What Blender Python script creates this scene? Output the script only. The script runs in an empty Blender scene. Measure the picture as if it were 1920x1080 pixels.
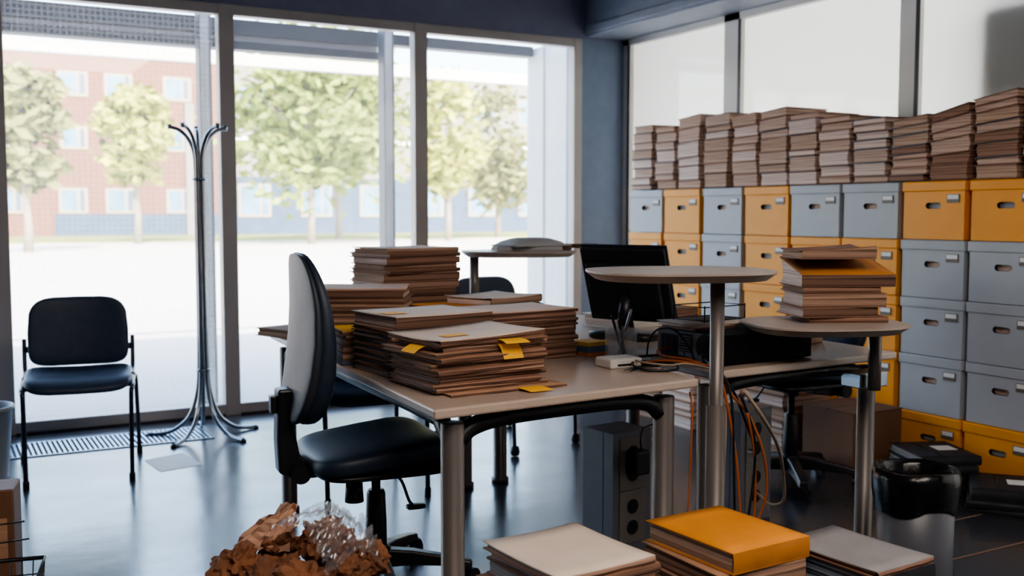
import bpy, bmesh, math, random
from mathutils import Vector, Matrix, noise

random.seed(7)
SC = bpy.context.scene
COL = SC.collection
R_ = math.radians

# ------------------------------------------------------------------ materials
def lin(h):
    h = h.lstrip('#')
    out = []
    for i in (0, 2, 4):
        c = int(h[i:i + 2], 16) / 255
        out.append(c / 12.92 if c <= 0.04045 else ((c + 0.055) / 1.055) ** 2.4)
    return tuple(out) + (1.0,)

def mat(name, col, rough=0.5, metal=0.0, var=0.12, scale=12.0, bump=0.0, spec=0.5, coat=0.0, stretch=None, detail=4.0, trans=0.0):
    m = bpy.data.materials.new(name)
    m.use_nodes = True
    nt = m.node_tree
    b = nt.nodes['Principled BSDF']
    b.inputs['Roughness'].default_value = rough
    b.inputs['Metallic'].default_value = metal
    b.inputs['Specular IOR Level'].default_value = spec
    b.inputs['Coat Weight'].default_value = coat
    if trans:
        b.inputs['Transmission Weight'].default_value = trans
    c = lin(col) if isinstance(col, str) else col
    tc = nt.nodes.new('ShaderNodeTexCoord')
    mp = nt.nodes.new('ShaderNodeMapping')
    if stretch:
        mp.inputs['Scale'].default_value = stretch
    nz = nt.nodes.new('ShaderNodeTexNoise')
    nz.inputs['Scale'].default_value = scale
    nz.inputs['Detail'].default_value = detail
    rp = nt.nodes.new('ShaderNodeValToRGB')
    rp.color_ramp.elements[0].position = 0.3
    rp.color_ramp.elements[1].position = 0.7
    rp.color_ramp.elements[0].color = tuple(max(0, x * (1 - var)) for x in c[:3]) + (1,)
    rp.color_ramp.elements[1].color = tuple(min(1, x * (1 + var)) for x in c[:3]) + (1,)
    nt.links.new(tc.outputs['Object'], mp.inputs['Vector'])
    nt.links.new(mp.outputs['Vector'], nz.inputs['Vector'])
    nt.links.new(nz.outputs['Fac'], rp.inputs['Fac'])
    nt.links.new(rp.outputs['Color'], b.inputs['Base Color'])
    if bump:
        bp = nt.nodes.new('ShaderNodeBump')
        bp.inputs['Strength'].default_value = bump
        bp.inputs['Distance'].default_value = 0.01
        nt.links.new(nz.outputs['Fac'], bp.inputs['Height'])
        nt.links.new(bp.outputs['Normal'], b.inputs['Normal'])
    return m

def brick_mat():
    m = mat('brick_wall', '#a5604a', 0.9)
    nt = m.node_tree
    b = nt.nodes['Principled BSDF']
    tc = nt.nodes.new('ShaderNodeTexCoord')
    sp = nt.nodes.new('ShaderNodeSeparateXYZ')
    cb = nt.nodes.new('ShaderNodeCombineXYZ')
    br = nt.nodes.new('ShaderNodeTexBrick')
    br.inputs['Scale'].default_value = 3.5
    br.inputs['Color1'].default_value = lin('#794a3b')
    br.inputs['Color2'].default_value = lin('#6a4034')
    br.inputs['Mortar'].default_value = lin('#7f6a5f')
    nt.links.new(tc.outputs['Object'], sp.inputs[0])
    nt.links.new(sp.outputs['X'], cb.inputs['X'])
    nt.links.new(sp.outputs['Z'], cb.inputs['Y'])
    nt.links.new(cb.outputs[0], br.inputs['Vector'])
    nt.links.new(br.outputs['Color'], b.inputs['Base Color'])
    return m

def pages_mat(name, c1, c2):
    """edge of a thick pile of paper: fine uneven layers along z"""
    m = bpy.data.materials.new(name)
    m.use_nodes = True
    nt = m.node_tree
    b = nt.nodes['Principled BSDF']
    b.inputs['Roughness'].default_value = 0.85
    tc = nt.nodes.new('ShaderNodeTexCoord')
    mp = nt.nodes.new('ShaderNodeMapping')
    mp.inputs['Scale'].default_value = (1.6, 1.6, 260.0)
    nz = nt.nodes.new('ShaderNodeTexNoise')
    nz.inputs['Scale'].default_value = 1.0
    nz.inputs['Detail'].default_value = 3.0
    rp = nt.nodes.new('ShaderNodeValToRGB')
    rp.color_ramp.elements[0].position = 0.36
    rp.color_ramp.elements[1].position = 0.6
    rp.color_ramp.elements[0].color = lin(c1)
    rp.color_ramp.elements[1].color = lin(c2)
    nt.links.new(tc.outputs['Object'], mp.inputs['Vector'])
    nt.links.new(mp.outputs['Vector'], nz.inputs['Vector'])
    nt.links.new(nz.outputs['Fac'], rp.inputs['Fac'])
    nt.links.new(rp.outputs['Color'], b.inputs['Base Color'])
    return m

def glass_mat(name, haze, haze_col=(1.0, 0.93, 0.85, 1), gloss=0.06, rough=0.02, grid=None):
    m = bpy.data.materials.new(name)
    m.use_nodes = True
    nt = m.node_tree
    nt.nodes.clear()
    out = nt.nodes.new('ShaderNodeOutputMaterial')
    tr = nt.nodes.new('ShaderNodeBsdfTransparent')
    tl = nt.nodes.new('ShaderNodeBsdfTranslucent')
    tl.inputs['Color'].default_value = haze_col
    gl = nt.nodes.new('ShaderNodeBsdfGlossy')
    gl.inputs['Roughness'].default_value = rough
    m1 = nt.nodes.new('ShaderNodeMixShader')
    m1.inputs[0].default_value = haze
    m2 = nt.nodes.new('ShaderNodeMixShader')
    m2.inputs[0].default_value = gloss
    nt.links.new(tr.outputs[0], m1.inputs[1])
    nt.links.new(tl.outputs[0], m1.inputs[2])
    nt.links.new(m1.outputs[0], m2.inputs[1])
    nt.links.new(gl.outputs[0], m2.inputs[2])
    nt.links.new(m2.outputs[0], out.inputs['Surface'])
    if grid:
        # fine perforated sun film: little dots of film on a square grid
        tc = nt.nodes.new('ShaderNodeTexCoord')
        sp = nt.nodes.new('ShaderNodeSeparateXYZ')
        nt.links.new(tc.outputs['Object'], sp.inputs[0])
        prod = None
        for ax in ('X', 'Z'):
            mu = nt.nodes.new('ShaderNodeMath'); mu.operation = 'MULTIPLY'; mu.inputs[1].default_value = 2 * math.pi / grid
            si = nt.nodes.new('ShaderNodeMath'); si.operation = 'SINE'
            nt.links.new(sp.outputs[ax], mu.inputs[0]); nt.links.new(mu.outputs[0], si.inputs[0])
            if prod is None:
                prod = si
            else:
                mx = nt.nodes.new('ShaderNodeMath'); mx.operation = 'MAXIMUM'
                nt.links.new(prod.outputs[0], mx.inputs[0]); nt.links.new(si.outputs[0], mx.inputs[1])
                prod = mx
        mr = nt.nodes.new('ShaderNodeMapRange')
        mr.inputs['From Min'].default_value = 0.2
        mr.inputs['From Max'].default_value = 0.9
        mr.inputs['To Min'].default_value = haze
        mr.inputs['To Max'].default_value = haze + 0.05
        nt.links.new(prod.outputs[0], mr.inputs['Value'])
        nt.links.new(mr.outputs[0], m1.inputs[0])
    return m

M = {}
def defmats():
    M['wall'] = mat('wall_paint', '#7f8ea5', 0.7, var=0.05)
    M['header'] = mat('header_paint', '#7f829c', 0.7, var=0.05)
    M['beam'] = mat('beam_paint', '#8d93a0', 0.55, var=0.05)
    M['ceil'] = mat('ceiling_paint', '#6d7079', 0.8, var=0.05)
    M['alu'] = mat('anodised_aluminium', '#b5aeaa', 0.45, metal=0.15, var=0.06, scale=3)
    M['alu_dark'] = mat('dark_aluminium', '#3d3a3f', 0.45, metal=0.4, var=0.06)
    M['alu_light'] = mat('pale_aluminium', '#e0ddd8', 0.45, metal=0.0, var=0.06, scale=3)
    M['floor'] = floor_mat()
    M['groove'] = mat('floor_joint', '#8a6a58', 0.6, var=0.1)
    M['grille'] = mat('grille_metal', '#a3b3c2', 0.35, metal=0.7)
    M['pit'] = mat('grille_pit', '#141a22', 0.9)
    M['glass'] = glass_mat('window_glass', 0.035)
    M['glass_film'] = glass_mat('window_glass_film', 0.035, grid=0.030)
    M['canopy'] = mat('canopy_steel', '#122034', 0.5, var=0.1)
    M['canopy_white'] = mat('canopy_white', '#f4f4f0', 0.6, var=0.02)
    M['post'] = mat('facade_post', '#efefec', 0.5, var=0.04)
    M['post_dark'] = mat('facade_post_edge', '#4a4c55', 0.5, var=0.04)
    M['ground'] = mat('concrete_paving', '#c6c2ba', 0.9, var=0.06, scale=0.6)
    M['grass'] = mat('grass_strip', '#7d8440', 0.95, var=0.3, scale=0.8)
    M['brick'] = brick_mat()
    M['plinth'] = mat('blue_plinth', '#3d5068', 0.9, var=0.12, scale=1.5)
    M['render_grey'] = mat('grey_render', '#85837f', 0.9, var=0.06, scale=1)
    M['wframe'] = mat('white_window_frame', '#a59a88', 0.6, var=0.04)
    M['wpane'] = mat('blue_window_pane', '#5f8aa8', 0.12, var=0.25, scale=1.3)
    M['wdark'] = mat('dark_window_pane', '#52627a', 0.15, var=0.2)
    M['leaf_a'] = mat('leaves_light', '#a3a845', 0.7, var=0.35, scale=1.2)
    M['leaf_b'] = mat('leaves_green', '#7f8f3a', 0.7, var=0.35, scale=1.2)
    M['leaf_c'] = mat('leaves_dull', '#7c8048', 0.7, var=0.35, scale=1.2)
    M['bark'] = mat('bark', '#8d8374', 0.9, var=0.2, scale=5)
    # partition
    M['frost'] = frost_mat()
    M['vinyl'] = mat('navy_vinyl', '#35455c', 0.48, var=0.10, scale=30, bump=0.03)
    M['vinyl_b'] = mat('black_blue_vinyl', '#2b3647', 0.48, var=0.10, scale=30, bump=0.03)
    M['shell'] = mat('chair_back_shell', '#353a44', 0.5, var=0.06)
    M['black'] = mat('black_plastic', '#1b1b21', 0.38, var=0.15)
    M['black_matte'] = mat('black_matte', '#0c0c10', 0.8, var=0.15)
    M['steel'] = mat('chrome_tube', '#9aa0a8', 0.22, metal=0.95, var=0.05)
    M['tube_dark'] = mat('dark_steel_tube', '#3b3f4a', 0.32, metal=0.7, var=0.08)
    M['leg'] = mat('grey_painted_leg', '#6d6663', 0.38, metal=0.35, var=0.06, scale=4)
    M['leg_cap'] = mat('leg_cap', '#8c8884', 0.35, metal=0.4)
    M['rail'] = mat('black_rail', '#18181c', 0.4, metal=0.2)
    M['desk'] = mat('beige_laminate', '#b5a294', 0.33, var=0.04, scale=40, coat=0.1)
    M['desk_edge'] = mat('laminate_edge', '#9d8f86', 0.4, var=0.05)
    M['shelf_top'] = mat('shelf_laminate', '#a8998f', 0.4, var=0.05)
    M['tower'] = mat('grey_power_column', '#6f6e76', 0.4, metal=0.25, var=0.05)
    M['tower_face'] = mat('power_column_face', '#7b736e', 0.45, var=0.05)
    M['socket'] = mat('socket_black', '#0d0d10', 0.6)
    M['box_grey'] = mat('grey_board', '#a9abb0', 0.5, var=0.04, scale=6)
    M['box_yellow'] = mat('yellow_board', '#ee9a12', 0.5, var=0.05, scale=6)
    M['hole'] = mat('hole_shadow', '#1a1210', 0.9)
    M['card'] = mat('white_card', '#e6e4e0', 0.6, var=0.03)
    M['cardframe'] = mat('label_frame', '#6d6258', 0.5)
    # papers
    K = ['#936c54', '#9f785e', '#855f4b', '#ad8a72', '#785545']
    for i, k in enumerate(K):
        M['kraft%d' % i] = mat('kraft_card_%d' % i, k, 0.78, var=0.16, scale=9, stretch=(1, 1, 14))
    M['kraft_pale'] = mat('pale_kraft_card', '#d6c4b6', 0.75, var=0.06, scale=7)
    M['kraft_pink'] = mat('pinkish_kraft_card', '#cdb2a2', 0.75, var=0.08, scale=7)
    M['kraft_orange'] = mat('orange_kraft', '#d98a2c', 0.7, var=0.12, scale=7)
    M['kraft_tan'] = mat('tan_kraft', '#b3732f', 0.72, var=0.15, scale=7)
    M['carton'] = mat('brown_carton_board', '#71523f', 0.8, var=0.06, scale=3)
    M['card_blue'] = mat('blue_grey_card', '#4a5666', 0.7, var=0.1)
    M['card_black'] = mat('black_card', '#1b1c22', 0.55, var=0.2)
    M['card_grey'] = mat('grey_card', '#8d8a8c', 0.7, var=0.08)
    M['pages_a'] = pages_mat('pages_tan', '#8d6c58', '#c9ab96')
    M['pages_b'] = pages_mat('pages_brown', '#6c4a39', '#a5806a')
    M['pages_c'] = pages_mat('pages_pale', '#b0948a', '#e8d2c4')
    M['pages_f'] = pages_mat('pages_pinkish', '#9c7c6c', '#d2b6a4')
    M['pages_d'] = pages_mat('pages_grey', '#76777e', '#b9b3ae')
    M['pages_e'] = pages_mat('pages_bluegrey', '#46505e', '#8c98a6')
    M['spine_a'] = pages_mat('folded_spines_brown', '#4a3329', '#9a7562')
    M['spine_b'] = pages_mat('folded_spines_dark', '#3a2a22', '#7d5d4c')
    M['spine_c'] = pages_mat('folded_spines_tan', '#5c4437', '#ad8b76')
    M['sticky'] = mat('yellow_sticky', '#f2b632', 0.7, var=0.05)
    M['paper'] = mat('white_paper', '#dedad4', 0.8, var=0.04)
    M['paper_grey'] = mat('greyish_paper', '#a7a6a8', 0.8, var=0.05)
    M['crumple'] = mat('crumpled_kraft', '#74492f', 0.8, var=0.45, scale=9)
    M['crumple_pale'] = mat('crumpled_pale_kraft', '#b08a74', 0.8, var=0.2, scale=9)
    M['plastic_bag'] = bag_mat()
    M['binbag'] = mat('black_bin_liner', '#0c0c0f', 0.25, var=0.2, scale=20, bump=0.3)
    M['bin_grey'] = mat('grey_bin', '#55565e', 0.4, var=0.06)
    M['bin_white'] = mat('pale_bin', '#9da5b0', 0.4, var=0.05)
    M['wire'] = mat('black_wire', '#121216', 0.4, metal=0.3)
    M['cable_black'] = mat('black_cable', '#0f0f12', 0.45)
    M['cable_brown'] = mat('orange_brown_cable', '#a3582c', 0.5, var=0.1)
    M['cable_white'] = mat('pale_cable', '#a8937f', 0.5, var=0.1)
    M['pc_side'] = mat('pc_black_side', '#060608', 0.7, spec=0.15)
    M['pc_metal'] = mat('pc_rear_metal', '#8c8c92', 0.35, metal=0.6)
    M['clear'] = glass_mat('clear_acrylic', 0.10, gloss=0.10)
    M['pen_blue'] = mat('pen_dark', '#2a3140', 0.4)
    M['pen_white'] = mat('pen_silver', '#b8b8ba', 0.35, metal=0.4)
    M['wood'] = mat('brown_wood', '#6a4a34', 0.6, var=0.2, scale=6, stretch=(1, 6, 1))
    M['note_blue'] = mat('blue_note_paper', '#5d748a', 0.7)
    M['note_orange'] = mat('orange_note_paper', '#cc7a30', 0.7)

def floor_mat():
    m = mat('polished_floor', '#33343a', 0.2, var=0.22, scale=1.5, detail=6)
    nt = m.node_tree
    b = nt.nodes['Principled BSDF']
    b.inputs['Specular IOR Level'].default_value = 0.75
    tc = nt.nodes.new('ShaderNodeTexCoord')
    nz = nt.nodes.new('ShaderNodeTexNoise')
    nz.inputs['Scale'].default_value = 2.2
    nz.inputs['Detail'].default_value = 7
    mr = nt.nodes.new('ShaderNodeMapRange')
    mr.inputs['To Min'].default_value = 0.13
    mr.inputs['To Max'].default_value = 0.34
    nt.links.new(tc.outputs['Object'], nz.inputs['Vector'])
    nt.links.new(nz.outputs['Fac'], mr.inputs['Value'])
    nt.links.new(mr.outputs[0], b.inputs['Roughness'])
    n2 = nt.nodes.new('ShaderNodeTexNoise')
    n2.inputs['Scale'].default_value = 6
    n2.inputs['Detail'].default_value = 3
    bp = nt.nodes.new('ShaderNodeBump')
    bp.inputs['Strength'].default_value = 0.08
    bp.inputs['Distance'].default_value = 0.02
    nt.links.new(tc.outputs['Object'], n2.inputs['Vector'])
    nt.links.new(n2.outputs['Fac'], bp.inputs['Height'])
    nt.links.new(bp.outputs['Normal'], b.inputs['Normal'])
    return m

def frost_mat():
    m = bpy.data.materials.new('frosted_panel')
    m.use_nodes = True
    nt = m.node_tree
    nt.nodes.clear()
    out = nt.nodes.new('ShaderNodeOutputMaterial')
    df = nt.nodes.new('ShaderNodeBsdfDiffuse'); df.inputs['Color'].default_value = (0.72, 0.72, 0.69, 1)
    tl = nt.nodes.new('ShaderNodeBsdfTranslucent'); tl.inputs['Color'].default_value = (0.85, 0.85, 0.82, 1)
    gl = nt.nodes.new('ShaderNodeBsdfGlossy'); gl.inputs['Roughness'].default_value = 0.04
    m1 = nt.nodes.new('ShaderNodeMixShader'); m1.inputs[0].default_value = 0.55
    m2 = nt.nodes.new('ShaderNodeMixShader')
    fr = nt.nodes.new('ShaderNodeFresnel'); fr.inputs['IOR'].default_value = 1.45
    nt.links.new(df.outputs[0], m1.inputs[1]); nt.links.new(tl.outputs[0], m1.inputs[2])
    nt.links.new(m1.outputs[0], m2.inputs[1]); nt.links.new(gl.outputs[0], m2.inputs[2])
    nt.links.new(fr.outputs[0], m2.inputs[0])
    nt.links.new(m2.outputs[0], out.inputs['Surface'])
    return m

def bag_mat():
    m = glass_mat('clear_plastic_bag', 0.22, haze_col=(0.75, 0.73, 0.71, 1), gloss=0.12, rough=0.22)
    return m

# ------------------------------------------------------------------ mesh helpers
def BM():
    return bmesh.new()

def box(bm, x0, x1, y0, y1, z0, z1, mi=0):
    v = [bm.verts.new((x, y, z)) for z in (z0, z1) for y in (y0, y1) for x in (x0, x1)]
    for q in ((0, 2, 3, 1), (4, 5, 7, 6), (0, 1, 5, 4), (2, 6, 7, 3), (0, 4, 6, 2), (1, 3, 7, 5)):
        f = bm.faces.new([v[i] for i in q]); f.material_index = mi
    return v

def prism(bm, poly, z0, z1, mi=0):
    a = [bm.verts.new((p[0], p[1], z0)) for p in poly]
    b = [bm.verts.new((p[0], p[1], z1)) for p in poly]
    n = len(poly)
    bm.faces.new(list(reversed(a))).material_index = mi
    bm.faces.new(b).material_index = mi
    for i in range(n):
        j = (i + 1) % n
        bm.faces.new((a[i], a[j], b[j], b[i])).material_index = mi

def tube(bm, pts, r, seg=10, mi=0, closed=False, squash=1.0):
    pts = [Vector(p) for p in pts]
    n = len(pts)
    rad = r if isinstance(r, (list, tuple)) else [r] * n
    rings = []
    prev = None
    for i in range(n):
        if closed:
            t = (pts[(i + 1) % n] - pts[i - 1]).normalized()
        elif i == 0:
            t = (pts[1] - pts[0]).normalized()
        elif i == n - 1:
            t = (pts[-1] - pts[-2]).normalized()
        else:
            t = ((pts[i + 1] - pts[i]).normalized() + (pts[i] - pts[i - 1]).normalized())
            t = t.normalized() if t.length > 1e-6 else (pts[i + 1] - pts[i]).normalized()
        if prev is None:
            up = Vector((0, 0, 1)) if abs(t.z) < 0.9 else Vector((0, 1, 0))
            a = t.cross(up).normalized()
        else:
            a = (prev - t * prev.dot(t)).normalized()
        prev = a
        b = t.cross(a).normalized()
        rings.append([bm.verts.new(pts[i] + a * (rad[i] * math.cos(k * 2 * math.pi / seg)) + b * (rad[i] * squash * math.sin(k * 2 * math.pi / seg))) for k in range(seg)])
    m = n if closed else n - 1
    for i in range(m):
        A, B = rings[i], rings[(i + 1) % n]
        for k in range(seg):
            l = (k + 1) % seg
            f = bm.faces.new((A[k], A[l], B[l], B[k])); f.material_index = mi; f.smooth = True
    if not closed:
        bm.faces.new(list(reversed(rings[0]))).material_index = mi
        bm.faces.new(rings[-1]).material_index = mi

def lathe(bm, prof, seg=24, mi=0, cx=0, cy=0):
    rings = []
    for r, z in prof:
        if r < 1e-6:
            rings.append([bm.verts.new((cx, cy, z))])
        else:
            rings.append([bm.verts.new((cx + r * math.cos(k * 2 * math.pi / seg), cy + r * math.sin(k * 2 * math.pi / seg), z)) for k in range(seg)])
    for A, B in zip(rings, rings[1:]):
        for k in range(seg):
            l = (k + 1) % seg
            if len(A) == 1 and len(B) == 1:
                continue
            if len(A) == 1:
                f = bm.faces.new((A[0], B[l], B[k]))
            elif len(B) == 1:
                f = bm.faces.new((A[k], A[l], B[0]))
            else:
                f = bm.faces.new((A[k], A[l], B[l], B[k]))
            f.material_index = mi; f.smooth = True

def cushion(bm, w, d, h, fn=None, e1=0.45, e2=0.35, nu=36, nv=18, mi=0):
    """superellipsoid pad; fn bends every point"""
    def c(t, e): return math.copysign(abs(math.cos(t)) ** e, math.cos(t))
    def s(t, e): return math.copysign(abs(math.sin(t)) ** e, math.sin(t))
    rows = []
    for i in range(nv + 1):
        v = -math.pi / 2 + math.pi * i / nv
        if i in (0, nv):
            p = Vector((0, 0, h / 2 * s(v, e1)))
            rows.append([bm.verts.new(fn(p) if fn else p)])
            continue
        row = []
        for k in range(nu):
            u = -math.pi + 2 * math.pi * k / nu
            p = Vector((w / 2 * c(v, e1) * c(u, e2), d / 2 * c(v, e1) * s(u, e2), h / 2 * s(v, e1)))
            row.append(bm.verts.new(fn(p) if fn else p))
        rows.append(row)
    for A, B in zip(rows, rows[1:]):
        for k in range(nu):
            l = (k + 1) % nu
            if len(A) == 1:
                f = bm.faces.new((A[0], B[l], B[k]))
            elif len(B) == 1:
                f = bm.faces.new((A[k], A[l], B[0]))
            else:
                f = bm.faces.new((A[k], A[l], B[l], B[k]))
            f.smooth = True; f.material_index = mi

def obj(name, bm, mats, parent=None, bevel=0.0, smooth=False, loc=None, rot=None, normals=True):
    if normals:
        bmesh.ops.recalc_face_normals(bm, faces=bm.faces[:])
    me = bpy.data.meshes.new(name)
    bm.to_mesh(me); bm.free()
    for m in (mats if isinstance(mats, (list, tuple)) else [mats]):
        me.materials.append(m)
    if smooth:
        for p in me.polygons:
            p.use_smooth = True
    o = bpy.data.objects.new(name, me)
    COL.objects.link(o)
    if parent:
        o.parent = parent
    if loc: o.location = loc
    if rot: o.rotation_euler = rot
    if bevel:
        md = o.modifiers.new('bevel', 'BEVEL')
        md.width = bevel; md.segments = 2; md.limit_method = 'ANGLE'; md.angle_limit = R_(40)
    return o

def tag(o, label, cat, group=None):
    o['label'] = label; o['category'] = cat
    if group: o['group'] = group
    return o

def thing(name, label, cat, loc=(0, 0, 0), rz=0.0, group=None):
    o = bpy.data.objects.new(name, None)
    o.empty_display_size = 0.05
    COL.objects.link(o)
    o.location = loc; o.rotation_euler = (0, 0, R_(rz))
    return tag(o, label, cat, group)

def struct(name, bm, m, parent=None, **k):
    o = obj(name, bm, m, parent, **k)
    if not parent:
        o['kind'] = 'structure'
    return o

def dup(root, loc, rz, label, group=None, name=None):
    r = root.copy(); COL.objects.link(r)
    r.location = loc; r.rotation_euler = (0, 0, R_(rz))
    r['label'] = label
    if group: r['group'] = group
    for ch in list(root.children):
        c = ch.copy(); COL.objects.link(c); c.parent = r
        for g in list(ch.children):
            d = g.copy(); COL.objects.link(d); d.parent = c
    return r

def spline(pts, n=8):
    """Catmull-Rom through pts"""
    P = [Vector(p) for p in pts]
    P = [P[0] * 2 - P[1]] + P + [P[-1] * 2 - P[-2]]
    out = []
    for i in range(1, len(P) - 2):
        for k in range(n):
            t = k / n
            a, b, c, d = P[i - 1:i + 3]
            out.append(0.5 * ((2 * b) + (c - a) * t + (2 * a - 5 * b + 4 * c - d) * t * t + (3 * b - a - 3 * c + d) * t ** 3))
    out.append(P[-2])
    return out

ORD = ['top', 'second', 'third', 'fourth', 'fifth', 'sixth', 'seventh', 'eighth', 'ninth', 'tenth', 'eleventh', 'twelfth', 'thirteenth', 'fourteenth', 'fifteenth', 'sixteenth']
NTH = ['first', 'second', 'third', 'fourth', 'fifth', 'sixth', 'seventh', 'eighth', 'ninth', 'tenth', 'eleventh', 'twelfth', 'thirteenth']

defmats()

# ------------------------------------------------------------------ the room
YW = 6.17          # inner face of the window wall
XR = 4.40          # right wall with the glass partition
XL, YS = -5.0, -4.0
CEIL = 2.95

b = BM(); box(b, XL, XR, YS, YW + 0.10, -0.12, 0.0); struct('floor', b, M['floor'])
b = BM(); box(b, XL - 0.2, XR + 2.2, YS - 0.2, YW + 0.25, CEIL, CEIL + 0.6); struct('ceiling', b, M['ceil'])
b = BM(); box(b, XL - 0.2, XL, YS, YW + 0.2, -0.1, CEIL); struct('wall_left', b, M['wall'])
b = BM(); box(b, XL, XR + 2.2, YS - 0.2, YS, -0.1, CEIL); struct('wall_back', b, M['wall'])
# window wall: header, pier
b = BM(); box(b, XL, XR, YW, YW + 0.2, 2.41, CEIL); struct('wall_window_header', b, M['header'])
b = BM(); box(b, 4.02, XR + 0.02, YW, YW + 0.2, -0.1, 2.41); struct('wall_window_pier', b, M['wall'])
# boxed beam above the glass partition
b = BM(); box(b, 4.05, XR + 0.12, YS, YW, 2.427, CEIL); box(b, 4.035, 4.06, YS, YW, 2.445, 2.50)
struct('trim_1', b, M['beam'], bevel=0.006)

# window frames (one per bay)
mull = [-4.58, -3.345, -2.107, -0.87, 0.335, 1.553, 2.79, 4.0]
hw = 0.045
b = BM(); box(b, XL, mull[2] - 0.045, YW, YW + 0.2, -0.1, 2.41); struct('wall_light_block', b, M['wall'])  # solid stretch added in place of windows, cuts light on the boxes
for i in range(2, len(mull) - 1):
    a, c = mull[i], mull[i + 1]
    b = BM()
    x0 = a - hw if i else a - hw
    box(b, a - hw, a + hw, YW - 0.012, YW + 0.07, 0.0, 2.41)
    box(b, a + hw, c - hw, YW - 0.008, YW + 0.07, 2.352, 2.41)
    box(b, a + hw, c - hw, YW - 0.010, YW + 0.07, 0.0, 0.068)
    box(b, a + hw, c - hw, YW - 0.022, YW - 0.010, 0.0, 0.012, 1)
    if i == len(mull) - 2:
        box(b, c - hw, c + 0.02, YW - 0.008, YW + 0.07, 0.0, 2.41)
    fr = struct('window_%d' % (i - 1), b, [M['alu'], M['alu_dark']], bevel=0.003)
    g = BM(); box(g, a + hw - 0.005, c - hw + 0.005, YW + 0.028, YW + 0.034, 0.06, 2.36)
    struct('pane', g, M['glass_film'] if i <= 4 else M['glass'], parent=fr)

# floor convector grille in front of the window
b = BM(); box(b, XL + .1, 1.30, 5.575, 5.90, 0.0005, 0.002)
t = struct('trim_2', b, M['pit'])
b = BM()
x = -1.0
while x < 1.29:
    box(b, x, x + 0.011, 5.575, 5.90, 0.002, 0.006); x += 0.024
box(b, XL + .1, 1.30, 5.565, 5.577, 0.001, 0.006); box(b, XL + .1, 1.30, 5.898, 5.91, 0.001, 0.006)
struct('slat_grille', b, M['grille'], parent=t)
# floor joints
for k, yy in enumerate((2.64, 2.335, 2.03)):
    b = BM(); box(b, 2.98, XR - 0.4, yy - 0.004, yy + 0.004, 0.0002, 0.0012)
    struct('trim_%d' % (3 + k), b, M['groove'])
    bpy.context.view_layer.update()

# right wall: glass partition with frosted panels
b = BM()
cols = [(YW - 0.005, YW - 0.07), (5.085, 4.945), (3.735, 3.625), (2.3, 2.2), (0.9, 0.8), (-0.5, -0.6), (-1.9, -2.0), (-3.3, -3.4)]
for i, (y1, y0) in enumerate(cols):
    box(b, XR - 0.03, XR + 0.022, y0, y1, 0.0, 2.43)
    box(b, XR - 0.032, XR - 0.028, y0 - 0.012, y0 + 0.012, 0.0, 2.385, 1)
box(b, XR - 0.03, XR + 0.022, YS, YW - 0.005, 2.385, 2.43)
box(b, XR - 0.03, XR + 0.022, YS, YW - 0.005, 0.0, 0.08)
part = struct('wall_right', b, [M['alu_light'], M['alu_dark']])
for i in range(len(cols) - 1):
    g = BM(); box(g, XR + 0.012, XR + 0.02, cols[i + 1][0] - 0.01, cols[i][1] + 0.01, 0.06, 2.40)
    struct('frosted_panel', g, M['frost'], parent=part)
# the lit room next door
b = BM(); box(b, XR + 2.0, XR + 2.2, YS, YW + 0.2, -0.1, CEIL); struct('wall_next_room', b, M['canopy_white'])
b = BM(); box(b, XR + 0.06, XR + 2.0, YS, YW, -0.12, 0.0); struct('floor_next_room', b, M['ceil'])
b = BM(); box(b, XR + 0.1, XR + 2.0, YW, YW + 0.2, -0.1, CEIL); struct('wall_next_room_end', b, M['canopy_white'])
# cabinet added on the far side of the frosted glass to shade it
b = BM(); box(b, XR + 0.026, XR + 0.42, 2.32, 3.31, 0.0, 2.17)
tag(obj('panel_blocker', b, M['black_matte'], bevel=0.06), 'tall dark cabinet added to shade the right hand frosted glass from behind', 'blocker')

# ------------------------------------------------------------------ outside
b = BM(); box(b, -60, 90, YW + 0.10, 95, -0.2, -0.02); struct('ground', b, M['ground'])
b = BM(); box(b, -20, 60, 46, 57.9, -0.02, 0.03); tag(obj('lawn', b, M['grass']), 'narrow strip of grass along the foot of the buildings', 'lawn'); bpy.data.objects['lawn']['kind'] = 'structure'
# canopy: dark steel blind cases just outside and the sunlit front board
b = BM(); box(b, XL, 2.78, 6.84, 6.96, 2.355, 2.455); box(b, XL, 2.78, 6.84, 6.96, 2.262, 2.315); box(b, XL, 2.78, 6.87, 6.93, 2.31, 2.36, 1)
struct('canopy_blind_case', b, [M['canopy'], M['alu']]); bpy.data.objects['canopy_blind_case']['kind'] = 'structure'
b = BM(); box(b, 2.80, 4.02, 6.84, 6.96, 2.375, 2.45)
struct('canopy_beam', b, M['canopy'])
b = BM(); box(b, XL, 12, 8.2, 8.28, 2.352, 2.445); struct('canopy_fascia', b, M['canopy_white'])
# outer posts behind every mullion
for i, mx in enumerate(mull[:-1]):
    b = BM(); box(b, mx - 0.030, mx + 0.030, 6.70, 6.79, -0.1, 2.6); box(b, mx - 0.037, mx - 0.030, 6.69, 6.80, -0.1, 2.6, 1); box(b, mx + 0.030, mx + 0.038, 6.69, 6.80, -0.1, 2.6, 1)
    struct('column_outside', b, [M['post'], M['post_dark']])
b = BM(); box(b, 4.04, 4.3, 6.37, 6.56, -0.1, 2.44); box(b, 4.05, 4.3, 6.56, 6.72, -0.1, 2.44, 1); box(b, 4.035, 4.3, 6.72, 6.95, -0.1, 2.44)
struct('wall_outside_return', b, [M['canopy_white'], M['post']])

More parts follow.
